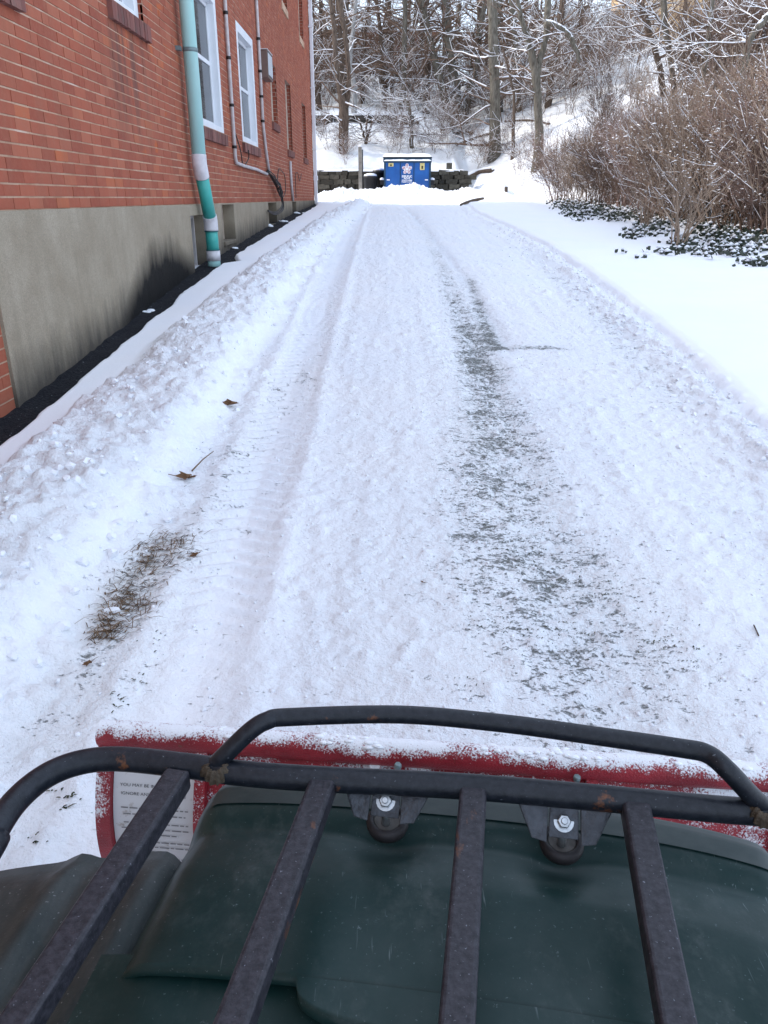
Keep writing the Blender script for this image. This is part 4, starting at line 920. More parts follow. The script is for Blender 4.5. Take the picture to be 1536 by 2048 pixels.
# understorey brush on the slope
def brush(nst, h, nb, sn, lean=.5, r=.012, mx=2):
    T = Tree()
    for _ in range(nst):
        a = random.uniform(0, 6.283); d = Vector((math.cos(a) * lean * random.random(), math.sin(a) * lean * random.random(), 1)); p_ = Vector((random.gauss(0, .12), random.gauss(0, .12), -.05))
        T.branch(p_, d, h * random.uniform(.6, 1.1), r * random.uniform(.7, 1.3), 0, mx, .0, None, sn, .8, nb)
    return T
lb2 = 'scraggly leafless bush with snow on its twigs in the hillside understorey'
bprot = [proto(brush(6, 2.2, (5, 9), .4, .8), 'brush', lb2, 'bush', 'leafless brush on the snowy slope', 'bark_brown', tw) for tw in ('twig', 'twig_far', 'twig')]
sp_ = []
for _ in range(900):
    y_ = random.uniform(33, 50); x_ = random.uniform(-.11 * y_, .30 * y_)
    if x_ / y_ < .16 and y_ < 37.2 and random.random() < .93: continue
    if all((x_ - a) ** 2 + (y_ - c) ** 2 > .7 for a, c in sp_): sp_.append((x_, y_))
    if len(sp_) >= 95: break
scatter(bprot, sp_, .6, 1.4)
for (px, py, nm) in ((655, 300, 'arching'), (690, 330, 0), (945, 300, 0), (960, 345, 0), (1040, 340, 0), (1010, 300, 0), (1050, 372, 0), (780, 305, 0), (870, 300, 0)) + tuple((random.uniform(640, 1070), random.uniform(262, 330), 0) for _ in range(26)):
    h_ = hit(px, py); o = copy_tree(random.choice(bprot)); o.location = h_; s_ = random.uniform(.28, .7); o.scale = (s_, s_, s_); o.rotation_euler = (0, 0, random.uniform(0, 6)); o['label'] = 'low leafless sprig sticking out of the snow on the near slope'; o['group'] = 'low sprigs on the near slope'

# fallen limbs on the slope
for (pts, r_, lb) in (([(912, 292), (945, 280), (985, 268)], .06, 'fallen dark limb lying left of the thick straight trunk'), ([(925, 365), (955, 350), (985, 344)], .09, 'fallen log at the foot of the slope right of the stone wall'), ([(1010, 245), (1060, 243), (1098, 250)], .05, 'dark limb lying across the slope behind the forked tree'), ([(885, 262), (915, 268), (945, 270)], .10, 'exposed root or log at the foot of the trunk cluster')):
    q = [hit(*p_) + Vector((0, 0, r_ * .8)) for p_ in pts]; b = MB(); b.tube(spline(q, 4), r_, 7); s_ = MB(); s_.tube([v + Vector((0, 0, r_ * .7)) for v in spline(q, 4)], r_ * .75, 6)
    t_ = thing('fallen_limb', lb, 'log', q[0]); rel(b, q[0]).build('limb', M['bark_brown'], t_); rel(s_, q[0]).build('snow_cover', M['branch_snow'], t_)

# ------------------------------------------------------------------ brown shrubs along the right
def shrub(nst, h, lean, nch, snd, mx=2, rad=.010):
    T = Tree()
    for _ in range(nst):
        a = random.uniform(0, 6.283); l_ = lean * random.random() ** .6; d = Vector((math.cos(a) * l_, math.sin(a) * l_, 1)); p_ = Vector((math.cos(a) * .25 * random.random(), math.sin(a) * .25 * random.random(), -.05))
        T.branch(p_, d, h * random.uniform(.65, 1.1), rad * random.uniform(.6, 2.2), 0, mx, .06, 5, .07, .55, nch)
    # little pads of snow caught in the twigs
    vs = T.b.v
    for _ in range(snd):
        c_ = Vector(vs[random.randrange(len(vs))]); r_ = .006 + .022 * random.random() ** 2; q = random.uniform(1.0, 3.4)
        a = random.uniform(0, 3.14); e1 = Vector((math.cos(a), math.sin(a), random.gauss(0, .2))) * r_ * q; e2 = Vector((-math.sin(a), math.cos(a), 0)) * r_; e3 = Vector((0, 0, r_ * .8)); b0 = len(T.s.v)
        T.s.v += [tuple(c_ + e1), tuple(c_ + e2), tuple(c_ - e1), tuple(c_ - e2), tuple(c_ + e3), tuple(c_ - e3 * .4)]
        for f_ in ((0, 1, 4), (1, 2, 4), (2, 3, 4), (3, 0, 4), (1, 0, 5), (2, 1, 5), (3, 2, 5), (0, 3, 5)): T.s.f.append(tuple(b0 + i for i in f_)); T.s.sm.append(False)
    return T
lb3 = 'tall dense brown shrub flecked with snow in the thicket along the right side'
shp = [proto(shrub(24, 2.5, .55, (5, 9), 620), 'shrub', lb3, 'shrub', 'brown shrubs of the right-hand thicket', 'bark_brown', tw) for tw in ('twig_red', 'twig_tan', 'twig_dark', 'twig')]
spots = []
for (px, py) in ((1112, 405), (1150, 412), (1195, 418), (1240, 424), (1290, 436), (1340, 446), (1400, 455), (1460, 468), (1520, 480), (1560, 490)):
    q = hit(px, py); spots.append((q.x, q.y))
spots2 = []
for _ in range(46):                                # the thicket climbs the slope behind
    k_ = random.uniform(.36, 1.15); spots2.append((6.8 + 8 * k_ + random.gauss(0, .8), 33 - 15 * k_ + random.gauss(0, 1.8)))
for (x_, y_) in spots:
    for k_ in range(4): spots2.append((x_ + random.gauss(.45 + k_ * .55, .25), y_ + random.uniform(.2, 1.0) + k_ * 1.0))
scatter(shp, spots, .50, .66, .03)
for (x_, y_) in spots2:
    o = copy_tree(random.choice(shp)); s_ = random.uniform(.60, .86) * (1.2 if x_ / y_ > .36 and y_ > 21 else .74 if x_ / y_ < .31 else .92); o.location = (x_, y_, gz(x_, y_) - .03); o.scale = (s_, s_, s_); o.rotation_euler = (0, 0, random.uniform(0, 6.283))
for (px, py, s_, lb, tw) in ((1243, 426, .72, 'reddish clump of upright stems at the left front of the thicket', 'twig_red'), (1425, 462, .62, 'clump of tan stems between the vase-shaped clump and the right edge', 'twig_tan'), (1508, 478, .66, 'clump of dark stems at the right front of the thicket', 'twig')):
    o = proto(shrub(13, 2.6, .34, (3, 6), 260, rad=.019), 'stem_clump', lb, 'shrub', None, 'bark_brown', tw); o.location = hit(px, py) - Vector((0, 0, .02)); o.scale = (s_, s_, s_)
for (px, py, s_, lb) in ((1358, 490, .50, 'vase-shaped clump of bare stems standing in front of the thicket'), (1290, 452, .33, 'small twiggy clump in the snow left of the vase-shaped clump')):
    o = copy_tree(proto(shrub(16, 2.4, .38, (2, 5), 160, rad=.018), 'stem_clump', lb, 'shrub', None, 'bark_brown', 'twig_tan')) if False else proto(shrub(16, 2.4, .38, (2, 5), 160, rad=.018), 'stem_clump', lb, 'shrub', None, 'bark_brown', 'twig_tan')
    q = hit(px, py); o.location = q - Vector((0, 0, .02)); o.scale = (s_, s_, s_)
# ivy ground cover under the shrubs, pads of snow on it
lv = MB(); sn_ = MB()
patches = [(1135, 412, 14, 5, 9), (1165, 420, 16, 6, 9), (1200, 428, 18, 5, 9), (1240, 432, 18, 6, 10), (1150, 432, 12, 4, 4), (1420, 455, 22, 9, 12), (1455, 470, 22, 11, 13), (1490, 482, 20, 11, 13), (1525, 470, 16, 14, 10), (1440, 490, 12, 6, 4), (1365, 486, 8, 3, 5), (1290, 462, 18, 6, 4), (1330, 452, 22, 8, 5), (1475, 506, 22, 5, 4), (1380, 505, 50, 4, 3), (1505, 528, 14, 4, 2.2), (1270, 470, 8, 4, 2), (1300, 440, 25, 6, 5)]
for _ in range(1150):
    pk = random.choices(patches, [q_[4] for q_ in patches])[0]; px, py = random.gauss(pk[0], pk[2]), random.gauss(pk[1], pk[3])
    q = hit(px, py); cl_ = Vector((q.x, q.y, q.z)); n_l = random.randint(2, 7); hh_ = random.uniform(.02, .20) * min(1, pk[4] / 8)
    for _ in range(n_l):
        c_ = cl_ + Vector((random.gauss(0, .07), random.gauss(0, .07), random.uniform(.0, hh_))); r_ = random.uniform(.022, .045)
        nrm = Vector((random.gauss(0, .6), random.gauss(-.5, .5), random.uniform(.3, 1))).normalized(); u = nrm.orthogonal().normalized(); w_ = nrm.cross(u)
        lv.poly([c_ + u * r_, c_ + w_ * r_ * .8, c_ - u * r_ * 1.2, c_ - w_ * r_ * .8])
        if random.random() < .27:
            r2 = r_ * random.uniform(.8, 1.5); b0 = len(sn_.v); c2 = c_ + Vector((0, 0, r_ * .55))
            sn_.v += [tuple(c2 + Vector((r2 * math.cos(t), r2 * math.sin(t) * .8, 0))) for t in (0, 1.25, 2.5, 3.75, 5.0)] + [tuple(c2 + Vector((0, 0, r2 * .6))), tuple(c2 - Vector((0, 0, r2 * .2)))]
            for i in range(5): sn_.f.append((b0 + i, b0 + (i + 1) % 5, b0 + 5)); sn_.f.append((b0 + (i + 1) % 5, b0 + i, b0 + 6)); sn_.sm += [True, True]
ivy = tag(lv.build('ivy_ground_cover', M['ivy']), 'dark ivy leaves poking through the snow below the right-hand thicket', 'ivy', kind='stuff')
sn_.build('snow_pads', M['snow_cap'], ivy)

# ------------------------------------------------------------------ buildings up behind the wood
def far_box(name, label, x0, x1, y0, dep, z0, z1, m, roofm, over=.2, snowh=.14, wins_=()):
    t_ = thing(name, label, 'building', ((x0 + x1) / 2, y0, z0)); o_ = t_.location
    b = MB(); b.box(x0, x1, y0, y0 + dep, z0, z1); rel(b, o_).build('wall', m, t_)
    b = MB(); b.box(x0 - over, x1 + over, y0 - over, y0 + dep + over, z1, z1 + .14); r_ = rel(b, o_).build('roof', roofm, t_)
    b = MB(); b.box(x0 - over + .03, x1 + over - .03, y0 - over + .03, y0 + dep, z1 + .14, z1 + .14 + snowh); rel(b, o_).build('roof_snow', M['snow_cap'], r_, .03)
    for (wx, wz, ww, wh) in wins_:
        b = MB(); b.box(wx, wx + ww, y0 - .03, y0 + .02, wz, wz + wh); w_ = rel(b, o_).build('window', M['white_paint'], t_)
        b = MB(); b.box(wx + .08, wx + ww - .08, y0 - .035, y0 - .02, wz + .08, wz + wh - .08); rel(b, o_).build('pane', M['glass'], w_)
    return t_
def fx(px, py, Yd): return at_depth(px, py, Yd)
a, c = fx(560, 215, 64), fx(870, 70, 64); far_box('brick_house', 'reddish brown building dimly seen through the wood above the dumpster', a.x, c.x, 64, 9, 5.5, c.z, M['far_red'], M['far_roof'], .3, .16, ((a.x + 5, 9.2, 1.0, 1.5), (a.x + 8.5, 9.2, 1.0, 1.5)))
a, c = fx(942, 222, 52), fx(1002, 182, 52); far_box('shed', 'small pinkish shed with snow on its roof left of the thick trunk', a.x, c.x, 52, 3, 5.0, c.z, M['far_red'], M['far_brown'], .15, .14)
a, c = fx(1090, 170, 60), fx(1300, 114, 60); far_box('long_garage', 'long low brown building with a snowy flat roof under the gap of sky', a.x, c.x, 60, 7, 6.0, c.z, M['far_brown'], M['far_brown'], .25, .38)
a, c = fx(1276, 150, 66), fx(1480, -90, 66); tb = far_box('tan_house', 'tall tan house wall glowing behind the trees at the upper right', a.x, c.x, 66, 10, 6.0, c.z, M['far_tan'], M['far_roof'], .3, .15, ((a.x + 4.2, 11, 1.0, 1.6),))
a, c = fx(1232, 120, 65), fx(1278, 76, 65); b = MB(); b.prism([(a.x, 65.0, a.z - 2), (c.x, 65.0, a.z - 2), (c.x, 65.0, c.z + 1.0), (a.x, 65.0, c.z - 1.2)], (0, 5, 0)); ob = tag(b.build('lean_to', M['far_roof']), 'rust-brown lean-to against the tan house', 'shed')

# ------------------------------------------------------------------ debris on the driveway
def leaf(px, py, s_, lb):
    q = hit(px, py); n_ = 11; b = MB(); pts = []
    for i in range(n_ * 2):
        a = 2 * math.pi * i / (n_ * 2); r_ = s_ * (.9 if i % 4 == 0 else .62 if i % 2 else .45) * (1.25 if abs(math.sin(a / 2)) > .9 else 1)
        pts.append(Vector((r_ * math.cos(a), r_ * math.sin(a) * .75, .35 * s_ * abs(math.cos(a * 1.0 + .6)) + random.uniform(0, .1) * s_)))
    c_ = Vector((0, 0, .02 * s_)); b.v = [tuple(c_)] + [tuple(p_) for p_ in pts]
    for i in range(len(pts)): b.f.append((0, 1 + i, 1 + (i + 1) % len(pts))); b.sm.append(False)
    b.tube([Vector((-s_ * .5, 0, .1 * s_)), Vector((-s_ * 1.1, -.2 * s_, .3 * s_)), Vector((-s_ * 1.6, -.1 * s_, .35 * s_))], s_ * .035, 4)
    o = tag(b.build('dead_leaf', M['leaf']), lb, 'leaf'); o.location = q + Vector((0, 0, .006)); o.rotation_euler = (random.gauss(0, .15), random.gauss(0, .15), random.uniform(0, 6.28)); return o
leaf(375, 966, .055, 'curled brown dead leaf beside a twig on the left bank'); leaf(463, 815, .060, 'brown dead leaf farthest up the left edge of the ploughed lane')
leaf(393, 1113, .026, 'small reddish dead leaf right of the bare straw patch'); leaf(180, 1338, .022, 'tiny brown dead leaf below the straw patch'); leaf(845, 1172, .012, 'tiny dark leaf scrap in the middle of the lane'); leaf(772, 727, .014, 'tiny dark scrap on the lane far ahead')
q0 = hit(385, 950); q1 = hit(428, 912); b = MB(); b.tube([q0 + Vector((0, 0, .01)), q0.lerp(q1, .5) + Vector((0, 0, .02)), q1 + Vector((0, 0, .015))], [.004, .003, .002], 5); tag(b.build('twig', M['straw']), 'thin dry twig beside the curled dead leaf', 'twig')
q0 = hit(1505, 1262); q1 = hit(1516, 1278); b = MB(); b.tube([q0 + Vector((0, 0, .006)), q1 + Vector((0, 0, .006))], .0025, 5); tag(b.build('twig', M['bark_brown']), 'short dark twig on the snow at the right edge', 'twig')
def blades(name, label, m, spots, n_, L, flat=.6, wid=.0022):
    b = MB()
    for _ in range(n_):
        px, py, sx, sy = random.choice(spots); q = hit(random.gauss(px, sx), random.gauss(py, sy)); a = random.uniform(0, 6.283) if random.random() < .6 else random.gauss(.3, .5); l_ = L[0] + (L[1] - L[0]) * random.random() ** 1.8
        d = Vector((math.cos(a), math.sin(a), random.uniform(0, 1 - flat))).normalized() * l_; w_ = Vector((-math.sin(a), math.cos(a), 0)) * wid
        p_ = q + Vector((0, 0, .002)); m_ = p_ + d * .55 + Vector((0, 0, l_ * .12)); e_ = p_ + d
        b.v += [tuple(p_ - w_), tuple(p_ + w_), tuple(m_ + w_), tuple(m_ - w_), tuple(e_)]; k_ = len(b.v) - 5; b.f += [(k_, k_ + 1, k_ + 2, k_ + 3), (k_ + 3, k_ + 2, k_ + 4)]; b.sm += [False, False]
    return tag(b.build(name, m), label, 'grass', kind='stuff')
blades('straw_patch', 'flattened brown straw showing through the snow at the left of the lane', M['straw'], [(290, 1120, 26, 16), (300, 1145, 26, 18), (255, 1195, 22, 16), (265, 1215, 26, 14), (220, 1250, 16, 14), (205, 1275, 18, 10), (235, 1235, 26, 20), (350, 1105, 22, 14), (330, 1090, 26, 12)], 1000, (.012, .075), .7, .0013)
blades('weed_tufts', 'sparse dark weeds poking out along the left bank', M['weed'], [(230, 1410, 12, 8), (285, 1365, 10, 6), (125, 1595, 14, 10), (600, 502, 20, 5), (625, 497, 12, 5), (375, 1080, 18, 10), (390, 1010, 26, 26), (420, 900, 22, 18), (75, 1690, 12, 12), (310, 1290, 14, 12), (140, 1610, 12, 10)], 90, (.006, .024))
bl = []
for _ in range(60):
    py = random.uniform(800, 1400); k_ = (py - 800) / 600; bl.append((random.gauss(985 + 215 * k_, 40 + 70 * k_), py, 10 + 14 * k_, 6 + 6 * k_))
blades('turf_blades', 'frozen turf stubble showing through the thin snow of the right wheel track', M['weed'], bl, 1000, (.005, .014), .8, .0014)
# loose clods of snow along the bank and the lane
cl = MB()
ico = [Vector(v).normalized() for v in ((0, 0, 1), (.89, 0, .45), (.28, .85, .45), (-.72, .53, .45), (-.72, -.53, .45), (.28, -.85, .45), (.72, .53, -.45), (-.28, .85, -.45), (-.89, 0, -.45), (-.28, -.85, -.45), (.72, -.53, -.45), (0, 0, -1))]
icf = [(0, 1, 2), (0, 2, 3), (0, 3, 4), (0, 4, 5), (0, 5, 1), (1, 6, 2), (2, 7, 3), (3, 8, 4), (4, 9, 5), (5, 10, 1), (2, 6, 7), (3, 7, 8), (4, 8, 9), (5, 9, 10), (1, 10, 6), (6, 11, 7), (7, 11, 8), (8, 11, 9), (9, 11, 10), (10, 11, 6)]
def clod(x_, y_, r_):
    b0 = len(cl.v); c_ = Vector((x_, y_, gz(x_, y_) + r_ * .12)); a = random.uniform(0, 6.28); ca, sa = math.cos(a), math.sin(a); q = [random.uniform(.8, 1.25) for _ in range(3)]
    for v in ico:
        k_ = r_ * random.uniform(.68, 1.3); vx, vy = v.x * q[0], v.y * q[1]; cl.v.append((c_.x + (vx * ca - vy * sa) * k_, c_.y + (vx * sa + vy * ca) * k_, c_.z + v.z * q[2] * .8 * k_))
    for f_ in icf: cl.f.append(tuple(b0 + i for i in f_)); cl.sm.append(r_ < .01)
for _ in range(800):
    cy = 1.3 * (14.0) ** random.random(); a_, b_ = float(bank_out(cy)), float(bank_in(cy)); t = random.betavariate(1.3, 2.0)
    clod(a_ + .03 + t * (b_ - a_ + .12), cy, random.choice((.005, .006, .008, .010, .013, .017, .022)) * random.uniform(.7, 1.2) * (1 + .03 * cy))
for _ in range(900):
    cy = 1.5 * (7.0) ** random.random(); clod(random.uniform(-.9, 2.1), cy, random.uniform(.003, .009))
for _ in range(500):
    cy = 2.5 * (6.0) ** random.random(); clod(float(edge_right(cy)) - abs(random.gauss(0, .2)) + .02, cy, random.uniform(.006, .022))
tag(cl.build('snow_clods', M['snow_cap']), 'loose crumbs and clods of snow thrown along the ploughed lane', 'snow', kind='stuff')

# ------------------------------------------------------------------ quad bike front with rack
YAW = R(9.1); ca, sa = math.cos(YAW), math.sin(YAW)
def L2W(lx, ly, zr): return Vector((lx * ca + ly * sa, -lx * sa + ly * ca, CAM_H + zr))
def W2L(v): return v.x * ca - v.y * sa, v.x * sa + v.y * ca
RZ = CAM_H - .587
atv = thing('quad_bike', 'front of a dark green quad bike with a worn black cargo rack', 'quad bike', (.1, .6, 0)); AO = atv.location
def apart(mb, name, m, parent=atv, bevel=0, seg=2): return rel(mb, AO).build(name, m, parent, bevel, seg)
rack_pts = [at_z(*p_, RZ) for p_ in ((-60, 1760), (-20, 1680), (28, 1606), (90, 1553), (160, 1525), (240, 1518), (370, 1531), (480, 1546), (640, 1558), (960, 1575), (1400, 1615), (1560, 1631))]
rr_ = Vector(L2W(.47, .63, -.587)); rack_pts += [L2W(.44, .655, -.587), L2W(.50, .61, -.587), L2W(.52, .54, -.587), L2W(.53, .2, -.587), L2W(.53, -.1, -.587)]
rack_pts = [at_z(-60, 1760, RZ) + Vector((-.02, -.5, 0))] + rack_pts
b = MB(); b.tube(spline(rack_pts, 8), .0138, 18); rack = apart(b, 'front_rack', M['tube'])
hz_ = CAM_H - .535
hp_ = [at_z(428, 1532, RZ + .004), at_z(452, 1508, RZ + .02), at_z(500, 1462, hz_ - .008), at_z(535, 1441, hz_), at_z(580, 1434, hz_), at_z(800, 1429, hz_), at_z(1000, 1446, hz_), at_z(1180, 1470, hz_), at_z(1360, 1496, hz_), at_z(1415, 1508, hz_), at_z(1455, 1540, hz_ - .006), at_z(1500, 1588, RZ + .022), at_z(1532, 1618, RZ + .004)]
b = MB(); b.tube(spline(hp_, 8), .0100, 16); apart(b, 'rack_hoop', M['tube'], rack)
for (px, py) in ((432, 1538), (1528, 1622)):                                       # weld beads
    c_ = at_z(px, py, RZ + .009); b = MB(); P = []
    for i in range(37):
        a = 2 * math.pi * i / 36; k2 = 1 + .16 * math.sin(i * 2.3) + random.uniform(-.08, .08); u = Vector((math.cos(a) * .0140 * k2, math.sin(a) * .0092 * k2, -.0075 * abs(math.sin(a)) ** 2)); P.append([c_ + u * .55 + Vector((0, 0, .006)), c_ + u * .8 + Vector((0, 0, .0055 + .001 * math.sin(i * 1.7))), c_ + u * 1.05 + Vector((0, 0, .001)), c_ + u * 1.08 + Vector((0, 0, -.006))])
    P[-1] = P[0]; b.grid(P)
    apart(b, 'weld_bead', M['weld'], rack)
for (p0, p1) in (((357, 1556), (40, 2048)), ((648, 1568), (470, 2048)), ((947, 1578), (914, 2048)), ((1268, 1604), (1352, 2048)), ((1590, 1640), (1800, 2048))):
    a, c = at_z(*p0, RZ - .004), at_z(*p1, RZ - .004); d = (c - a).normalized(); c = c + d * .45; a = a - d * .002; w_ = Vector((0, 0, 1)).cross(d).normalized()
    b = MB(); hw, hh_ = .0142, .0125; ring = [w_ * hw + Vector((0, 0, hh_)), -w_ * hw + Vector((0, 0, hh_)), -w_ * hw - Vector((0, 0, hh_)), w_ * hw - Vector((0, 0, hh_))]
    b.prism([a + q for q in ring], c - a); apart(b, 'rack_bar', M['rack'], rack, .0045, 3)
b = MB(); b.tube([L2W(-.45, .02, -.589), L2W(.53, .02, -.589)], .0125, 12); apart(b, 'rear_tube', M['tube'], rack)
# brackets with bolt and rubber buffer
for lx in (-.102, .088):
    def Q(dx, ly, zr): return L2W(lx + dx, ly, zr)
    b = MB(); nv = (Q(0, .645, -.628) - Q(0, .662, -.600)).cross(Q(1, .66, 0) - Q(0, .66, 0)).normalized() * .003
    b.prism([Q(-.015, .664, -.597), Q(.015, .664, -.597), Q(.0155, .640, -.622), Q(-.0155, .640, -.622)], nv); br = apart(b, 'bracket', M['bracket'], rack, .001)
    for s_ in (-1, 1):
        b = MB(); poly_ = [Q(s_ * .0165, .662, -.596), Q(s_ * .047, .664, -.590), Q(s_ * .049, .659, -.597), Q(s_ * .033, .636, -.622), Q(s_ * .0175, .634, -.624)]
        b.prism(poly_ if s_ > 0 else poly_[::-1], nv); apart(b, 'wing', M['bracket'], br, .001)
    c_ = Q(0, .650, -.610); Mx = Matrix.Translation(c_) @ Matrix.Rotation(-YAW, 4, 'Z') @ Matrix.Rotation(R(40), 4, 'X')
    b = MB(); b.lathe([(.0105, -.001), (.0105, .002)], 18, Mx); apart(b, 'washer', M['bolt'], br)
    b = MB(); b.lathe([(.0072, .0022), (.0072, .007), (.006, .0078)], 6, Mx); b.lathe([(.0035, .0078), (.0035, .0105), (.003, .011)], 10, Mx); apart(b, 'bolt', M['bolt'], br)
    Mx = Matrix.Translation(Q(.001, .655, -.640)) @ Matrix.Rotation(-YAW, 4, 'Z') @ Matrix.Rotation(R(6), 4, 'X')
    b = MB(); b.lathe([(.022, -.012), (.0235, -.007), (.0235, -.002), (.021, .0015), (.0165, .002), (.0155, .0), (.015, -.003)], 28, Mx); ru = apart(b, 'rubber_buffer', M['rubber'], br)
    b = MB(); b.lathe([(.0152, -.003), (.0152, -.0005), (.014, .0)], 24, Mx); apart(b, 'buffer_plate', M['rubber_dusty'], ru)
    b = MB(); b.tube([Q(0, .650, -.612), Q(0, .650, -.652)], .005, 10); apart(b, 'stud', M['bolt'], ru)
# bonnet
def bonnet_z(lx, ly):
    zc = np.interp(ly, [.40, .47, .60, .645, .664, .678, .690, .715, .735, .745], [-.668, -.664, -.668, -.675, -.678, -.668, -.662, -.660, -.668, -.690])
    dip = sum(-.010 * math.exp(-(((lx - q) / .035) ** 2 + ((ly - .650) / .022) ** 2)) for q in (-.102, .088))
    crown = -.03 * (lx / .36) ** 4 - .05 * max(0, (abs(lx) - .31) / .05) ** 2
    return zc + dip + crown + .004 * math.sin(lx * 9 + 1)
b = MB(); P = []
lys = list(np.linspace(.476, .745, 46)); lxs = np.linspace(0, 1, 70)
for ly in lys:
    l0 = -.352 + .028 * max(0, (ly - .60) / .145) ** 2.2; l1 = .40
    P.append([L2W(l0 + t * (l1 - l0), ly, bonnet_z(l0 + t * (l1 - l0), ly)) for t in lxs])
P.insert(0, [p_ + Vector((0, 0, -.012)) for p_ in P[0]])
P = [[r_[0] + Vector((-.004, 0, -.05))] + r_ for r_ in P]
b.grid(P); bonnet = apart(b, 'bonnet', M['green'])
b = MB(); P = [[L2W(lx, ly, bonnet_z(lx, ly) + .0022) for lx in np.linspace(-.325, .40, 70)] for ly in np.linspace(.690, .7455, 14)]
b.grid(P); apart(b, 'bonnet_lip_sheen', M['dusty_sheen_green'], bonnet)  # overlay strip: sky sheen on the front rim put into its colour
b = MB(); P = []; cols = np.concatenate([np.linspace(-.158, -.06, 30), np.linspace(-.04, .40, 25)])
def Bb(lx): return float(np.interp(lx, [-.158, -.156, -.150, -.140, -.128, -.110, -.09, -.073, 0, .40], [.4745, .466, .457, .4515, .447, .4432, .441, .4385, .425, .40]))
for k_ in range(10): P.append([L2W(lx, .4765 + (Bb(lx) - .4765) * k_ / 9, bonnet_z(lx, .4765 + (Bb(lx) - .4765) * k_ / 9) + .002) for lx in cols])
P.append([p_ + Vector((0, 0, -.016)) for p_ in P[-1]]); b.grid([r_[::-1] for r_ in P]); apart(b, 'bonnet_flap', M['green'], bonnet)
# plastic deck below the bonnet, and the left and right fenders
b = MB(); P = []
for ly in np.linspace(-.1, .50, 24): P.append([L2W(lx, ly, -.690 - .02 * (lx / .36) ** 4 - .004 * math.sin(ly * 20)) for lx in np.linspace(-.37, .42, 40)])
b.grid(P); apart(b, 'tank_cover', M['green'])
for s_ in (-1, 1):
    b = MB(); P = []
    for t in np.linspace(0, 1, 40):
        ly = -.15 + t * .83; row = []
        for u in np.linspace(0, 1, 34):
            lx = .335 + u * .34; fe = .672 - .055 * ((u - .28) / .72 if u > .28 else 0) ** 1.2 - .02 * ((.28 - u) / .28 if u < .28 else 0) ** 2; ly2 = -.15 + t * (fe + .15)
            zf = -.715 - .035 * sst(0, .4, u) - .03 * u ** 3 - .02 * sst(.93, 1, t) + .012 * math.exp(-((u - .45) / .05) ** 2) - .03 * (1 - sst(0, .12, u))
            row.append(L2W(s_ * lx, ly2, zf))
        P.append(row)
    P.append([p_ + Vector((0, 0, -.05)) for p_ in P[-1]]); P = [r_ + [r_[-1] + Vector((0, 0, -.06))] for r_ in P]
    b.grid(P if s_ > 0 else [r_[::-1] for r_ in P]); apart(b, 'fender', M['fender'])
    # wheel below
    wc = L2W(s_ * .47, .42, -CAM_H + .31); Mx = Matrix.Translation(wc) @ Matrix.Rotation(-YAW, 4, 'Z') @ Matrix.Rotation(R(90), 4, 'Y')
    b = MB(); b.lathe([(.15, -.10), (.26, -.105), (.295, -.07), (.30, 0), (.295, .07), (.26, .105), (.15, .10)], 32, Mx); wh = apart(b, 'wheel', M['tyre'])
    b = MB(); b.lathe([(.02, -.106), (.148, -.095), (.148, .095), (.02, .106)], 24, Mx); apart(b, 'rim', M['strap'], wh)
b = MB(); b.prism([L2W(-.2, -.2, -1.15), L2W(.2, -.2, -1.15), L2W(.2, .62, -1.15), L2W(-.2, .62, -1.15)], (0, 0, .40)); apart(b, 'chassis', M['black_plastic'], atv, .02)

# ------------------------------------------------------------------ snow plough
plw = thing('snow_plough', 'red steel snow plough blade dusted with snow, mounted ahead of the rack', 'snow plough', (.15, 1.1, .1)); PO = plw.location
def ppart(mb, name, m, parent=plw, bevel=0): return rel(mb, PO).build(name, m, parent, bevel)
def bl_y(lx): return 1.126 + .058 * (lx + .742)
def bl_prof(zr):                                    # curved mouldboard, belly towards the rider
    t = (zr + 1.42) / .445; return -.075 * math.sin(math.pi * min(1, max(0, t)) * .95) + .02
BZ = np.linspace(-1.42, -.969, 22)
b = MB(); lxs = np.linspace(-.742, .742, 40)
P = [[L2W(lx, bl_y(lx) + bl_prof(zr), zr) for lx in lxs] for zr in BZ]; b.grid(P); P2 = [[p_ + Vector((0, .006, 0)) for p_ in r_][::-1] for r_ in P]; b.grid(P2); ppart(b, 'mouldboard', M['red'])
# rolled top edge
b = MB(); P = []
for k_ in range(15):
    a = R(-60 + k_ * 20); P.append([L2W(lx, bl_y(lx) + .004 + .027 * -math.cos(a) * .9, -.971 + .027 * math.sin(a)) for lx in lxs])
b.grid([r_[::-1] for r_ in P]); tr = ppart(b, 'top_edge', M['red'])
for lx in (-.742, .742):
    b = MB(); b.poly([L2W(lx, bl_y(lx) + .004 + .027 * -math.cos(R(q)) * .9, -.971 + .027 * math.sin(R(q))) for q in range(-60, 240, 20)]); ppart(b, 'edge_cap', M['red'], tr)
# ribs on the back
def rib(lx, w_):
    b = MB(); P = []
    for zr in BZ: P.append([L2W(lx - w_ / 2, bl_y(lx) + bl_prof(zr) - .002, zr), L2W(lx - w_ / 2, bl_y(lx) + bl_prof(zr) - .016, zr), L2W(lx + w_ / 2, bl_y(lx) + bl_prof(zr) - .016, zr), L2W(lx + w_ / 2, bl_y(lx) + bl_prof(zr) - .002, zr)])
    b.grid(P, False); ppart(b, 'rib', M['red'])
for lx, w_ in ((-.727, .030), (-.535, .022), (-.2, .02), (.2, .02), (.535, .022), (.727, .03)): rib(lx, w_)
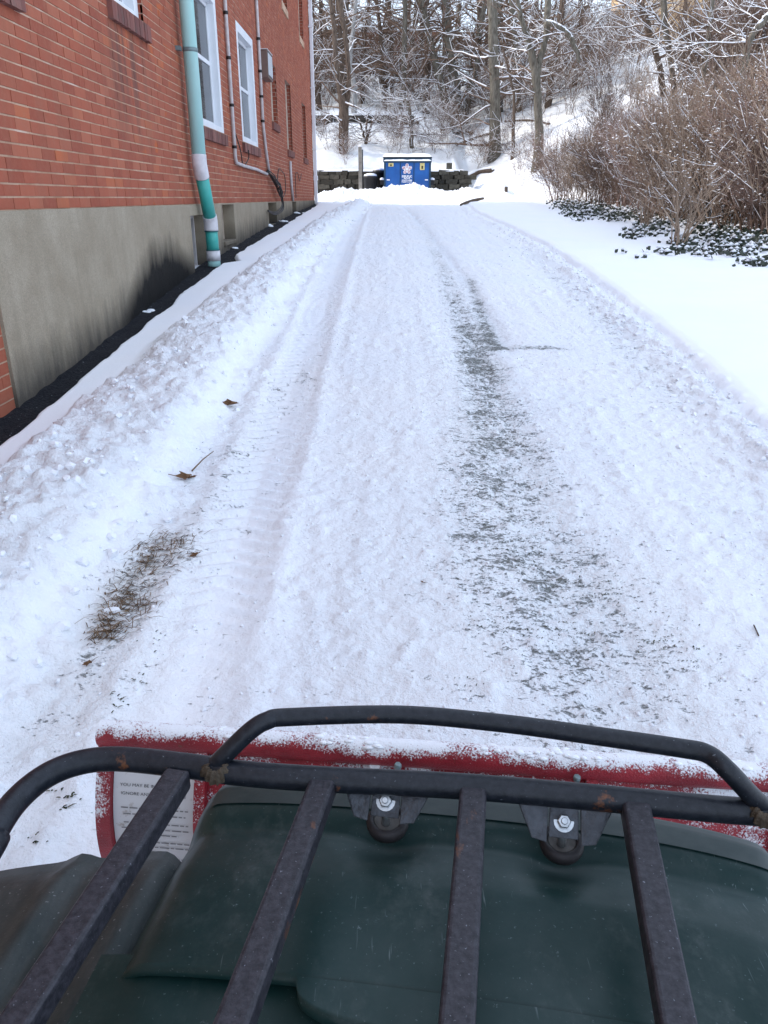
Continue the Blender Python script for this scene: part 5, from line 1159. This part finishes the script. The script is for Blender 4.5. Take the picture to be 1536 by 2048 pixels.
# warning label with its printing
LZ = np.linspace(-1.30, -1.005, 20); b = MB(); b.grid([[L2W(lx, bl_y(lx) + bl_prof(zr) - .004, zr) for lx in (-.711, -.548)] for zr in LZ]); lab = ppart(b, 'warning_label', M['label'])
def on_label(u, zr, off=.0055): lx = -.711 + u * .163; return L2W(lx, bl_y(lx) + bl_prof(zr) - off, zr)
def label_text(s_, zr, size, u=.5, wid=None):
    me_ = text_mesh(s_, size, 'lettering'); w0 = max(v.co.x for v in me_.vertices) - min(v.co.x for v in me_.vertices); k_ = (wid or w0) / w0
    for v in me_.vertices:
        x_ = v.co.x * k_; zq_ = zr + v.co.y; p_ = on_label(u + x_ / .163, zq_, .0058); v.co = p_ - PO
    link('lettering', me_, M['ink'], lab)
label_text('YOU MAY BE INJURED IF YOU', -1.060, .008, .5, .135); label_text('IGNORE ANY OF THE ABOVE', -1.076, .008, .5, .13)
zr = -1.105; random.seed(5)
M['ink2'] = plain('faded_ink', (.20, .20, .21), .6, .3, 60)
for ln in range(11):
    b = MB(); u = .10 + (.03 if ln % 3 else 0); end = random.uniform(.55, .92) if ln % 3 == 1 else .93
    while u < end:
        w_ = random.uniform(.04, .12); q = min(u + w_, end); b.poly([on_label(u, zr), on_label(q, zr), on_label(q, zr + .0026), on_label(u, zr + .0026)]); u = q + .018
    ppart(b, 'printed_line', M['ink2'], lab); zr -= .0125 if ln % 3 != 1 else .018
# clumps of snow on the edge, two bolts, push frame and cutting edge
b = MB()
for _ in range(260):
    lx = random.uniform(-.70, .74); lx = lx if random.random() < .75 else random.uniform(-.35, .35); a = R(random.uniform(50, 130)); c_ = L2W(lx, bl_y(lx) + .004 - .025 * math.cos(a), -.971 + .026 * math.sin(a)); r_ = random.uniform(.0015, .0055)
    if float(fbm(np.array([lx * 5]), np.array([3.3]), 1.0, 3)[0]) < -.05: continue
    b.lathe([(r_, -r_ * .3), (r_ * 1.1, r_ * .1), (r_ * .7, r_ * .55), (r_ * .1, r_ * .7)], 7, Matrix.Translation(c_) @ Matrix.Diagonal((random.uniform(1, 2.4), 1, .8, 1)))
ppart(b, 'snow_clumps', M['snow_cap'])
for lx in (-.155, .17):
    b = MB(); b.lathe([(.007, 0), (.007, .008), (.0055, .010)], 6, Matrix.Translation(L2W(lx, bl_y(lx) - .030, -.978))); ppart(b, 'trip_bolt', M['strap'])
b = MB(); b.prism([L2W(-.742, bl_y(-.742) + .01, -1.42), L2W(.742, bl_y(.742) + .01, -1.42), L2W(.742, bl_y(.742) + .01, -1.48), L2W(-.742, bl_y(-.742) + .01, -1.48)], (0, .012, 0)); ppart(b, 'cutting_edge', M['strap'])
for s_ in (-1, 1):
    b = MB(); b.tube([L2W(s_ * .2, 1.08, -1.30), L2W(s_ * .16, .55, -1.2), L2W(s_ * .14, .2, -1.15)], .02, 8); ppart(b, 'push_arm', M['black_plastic'])
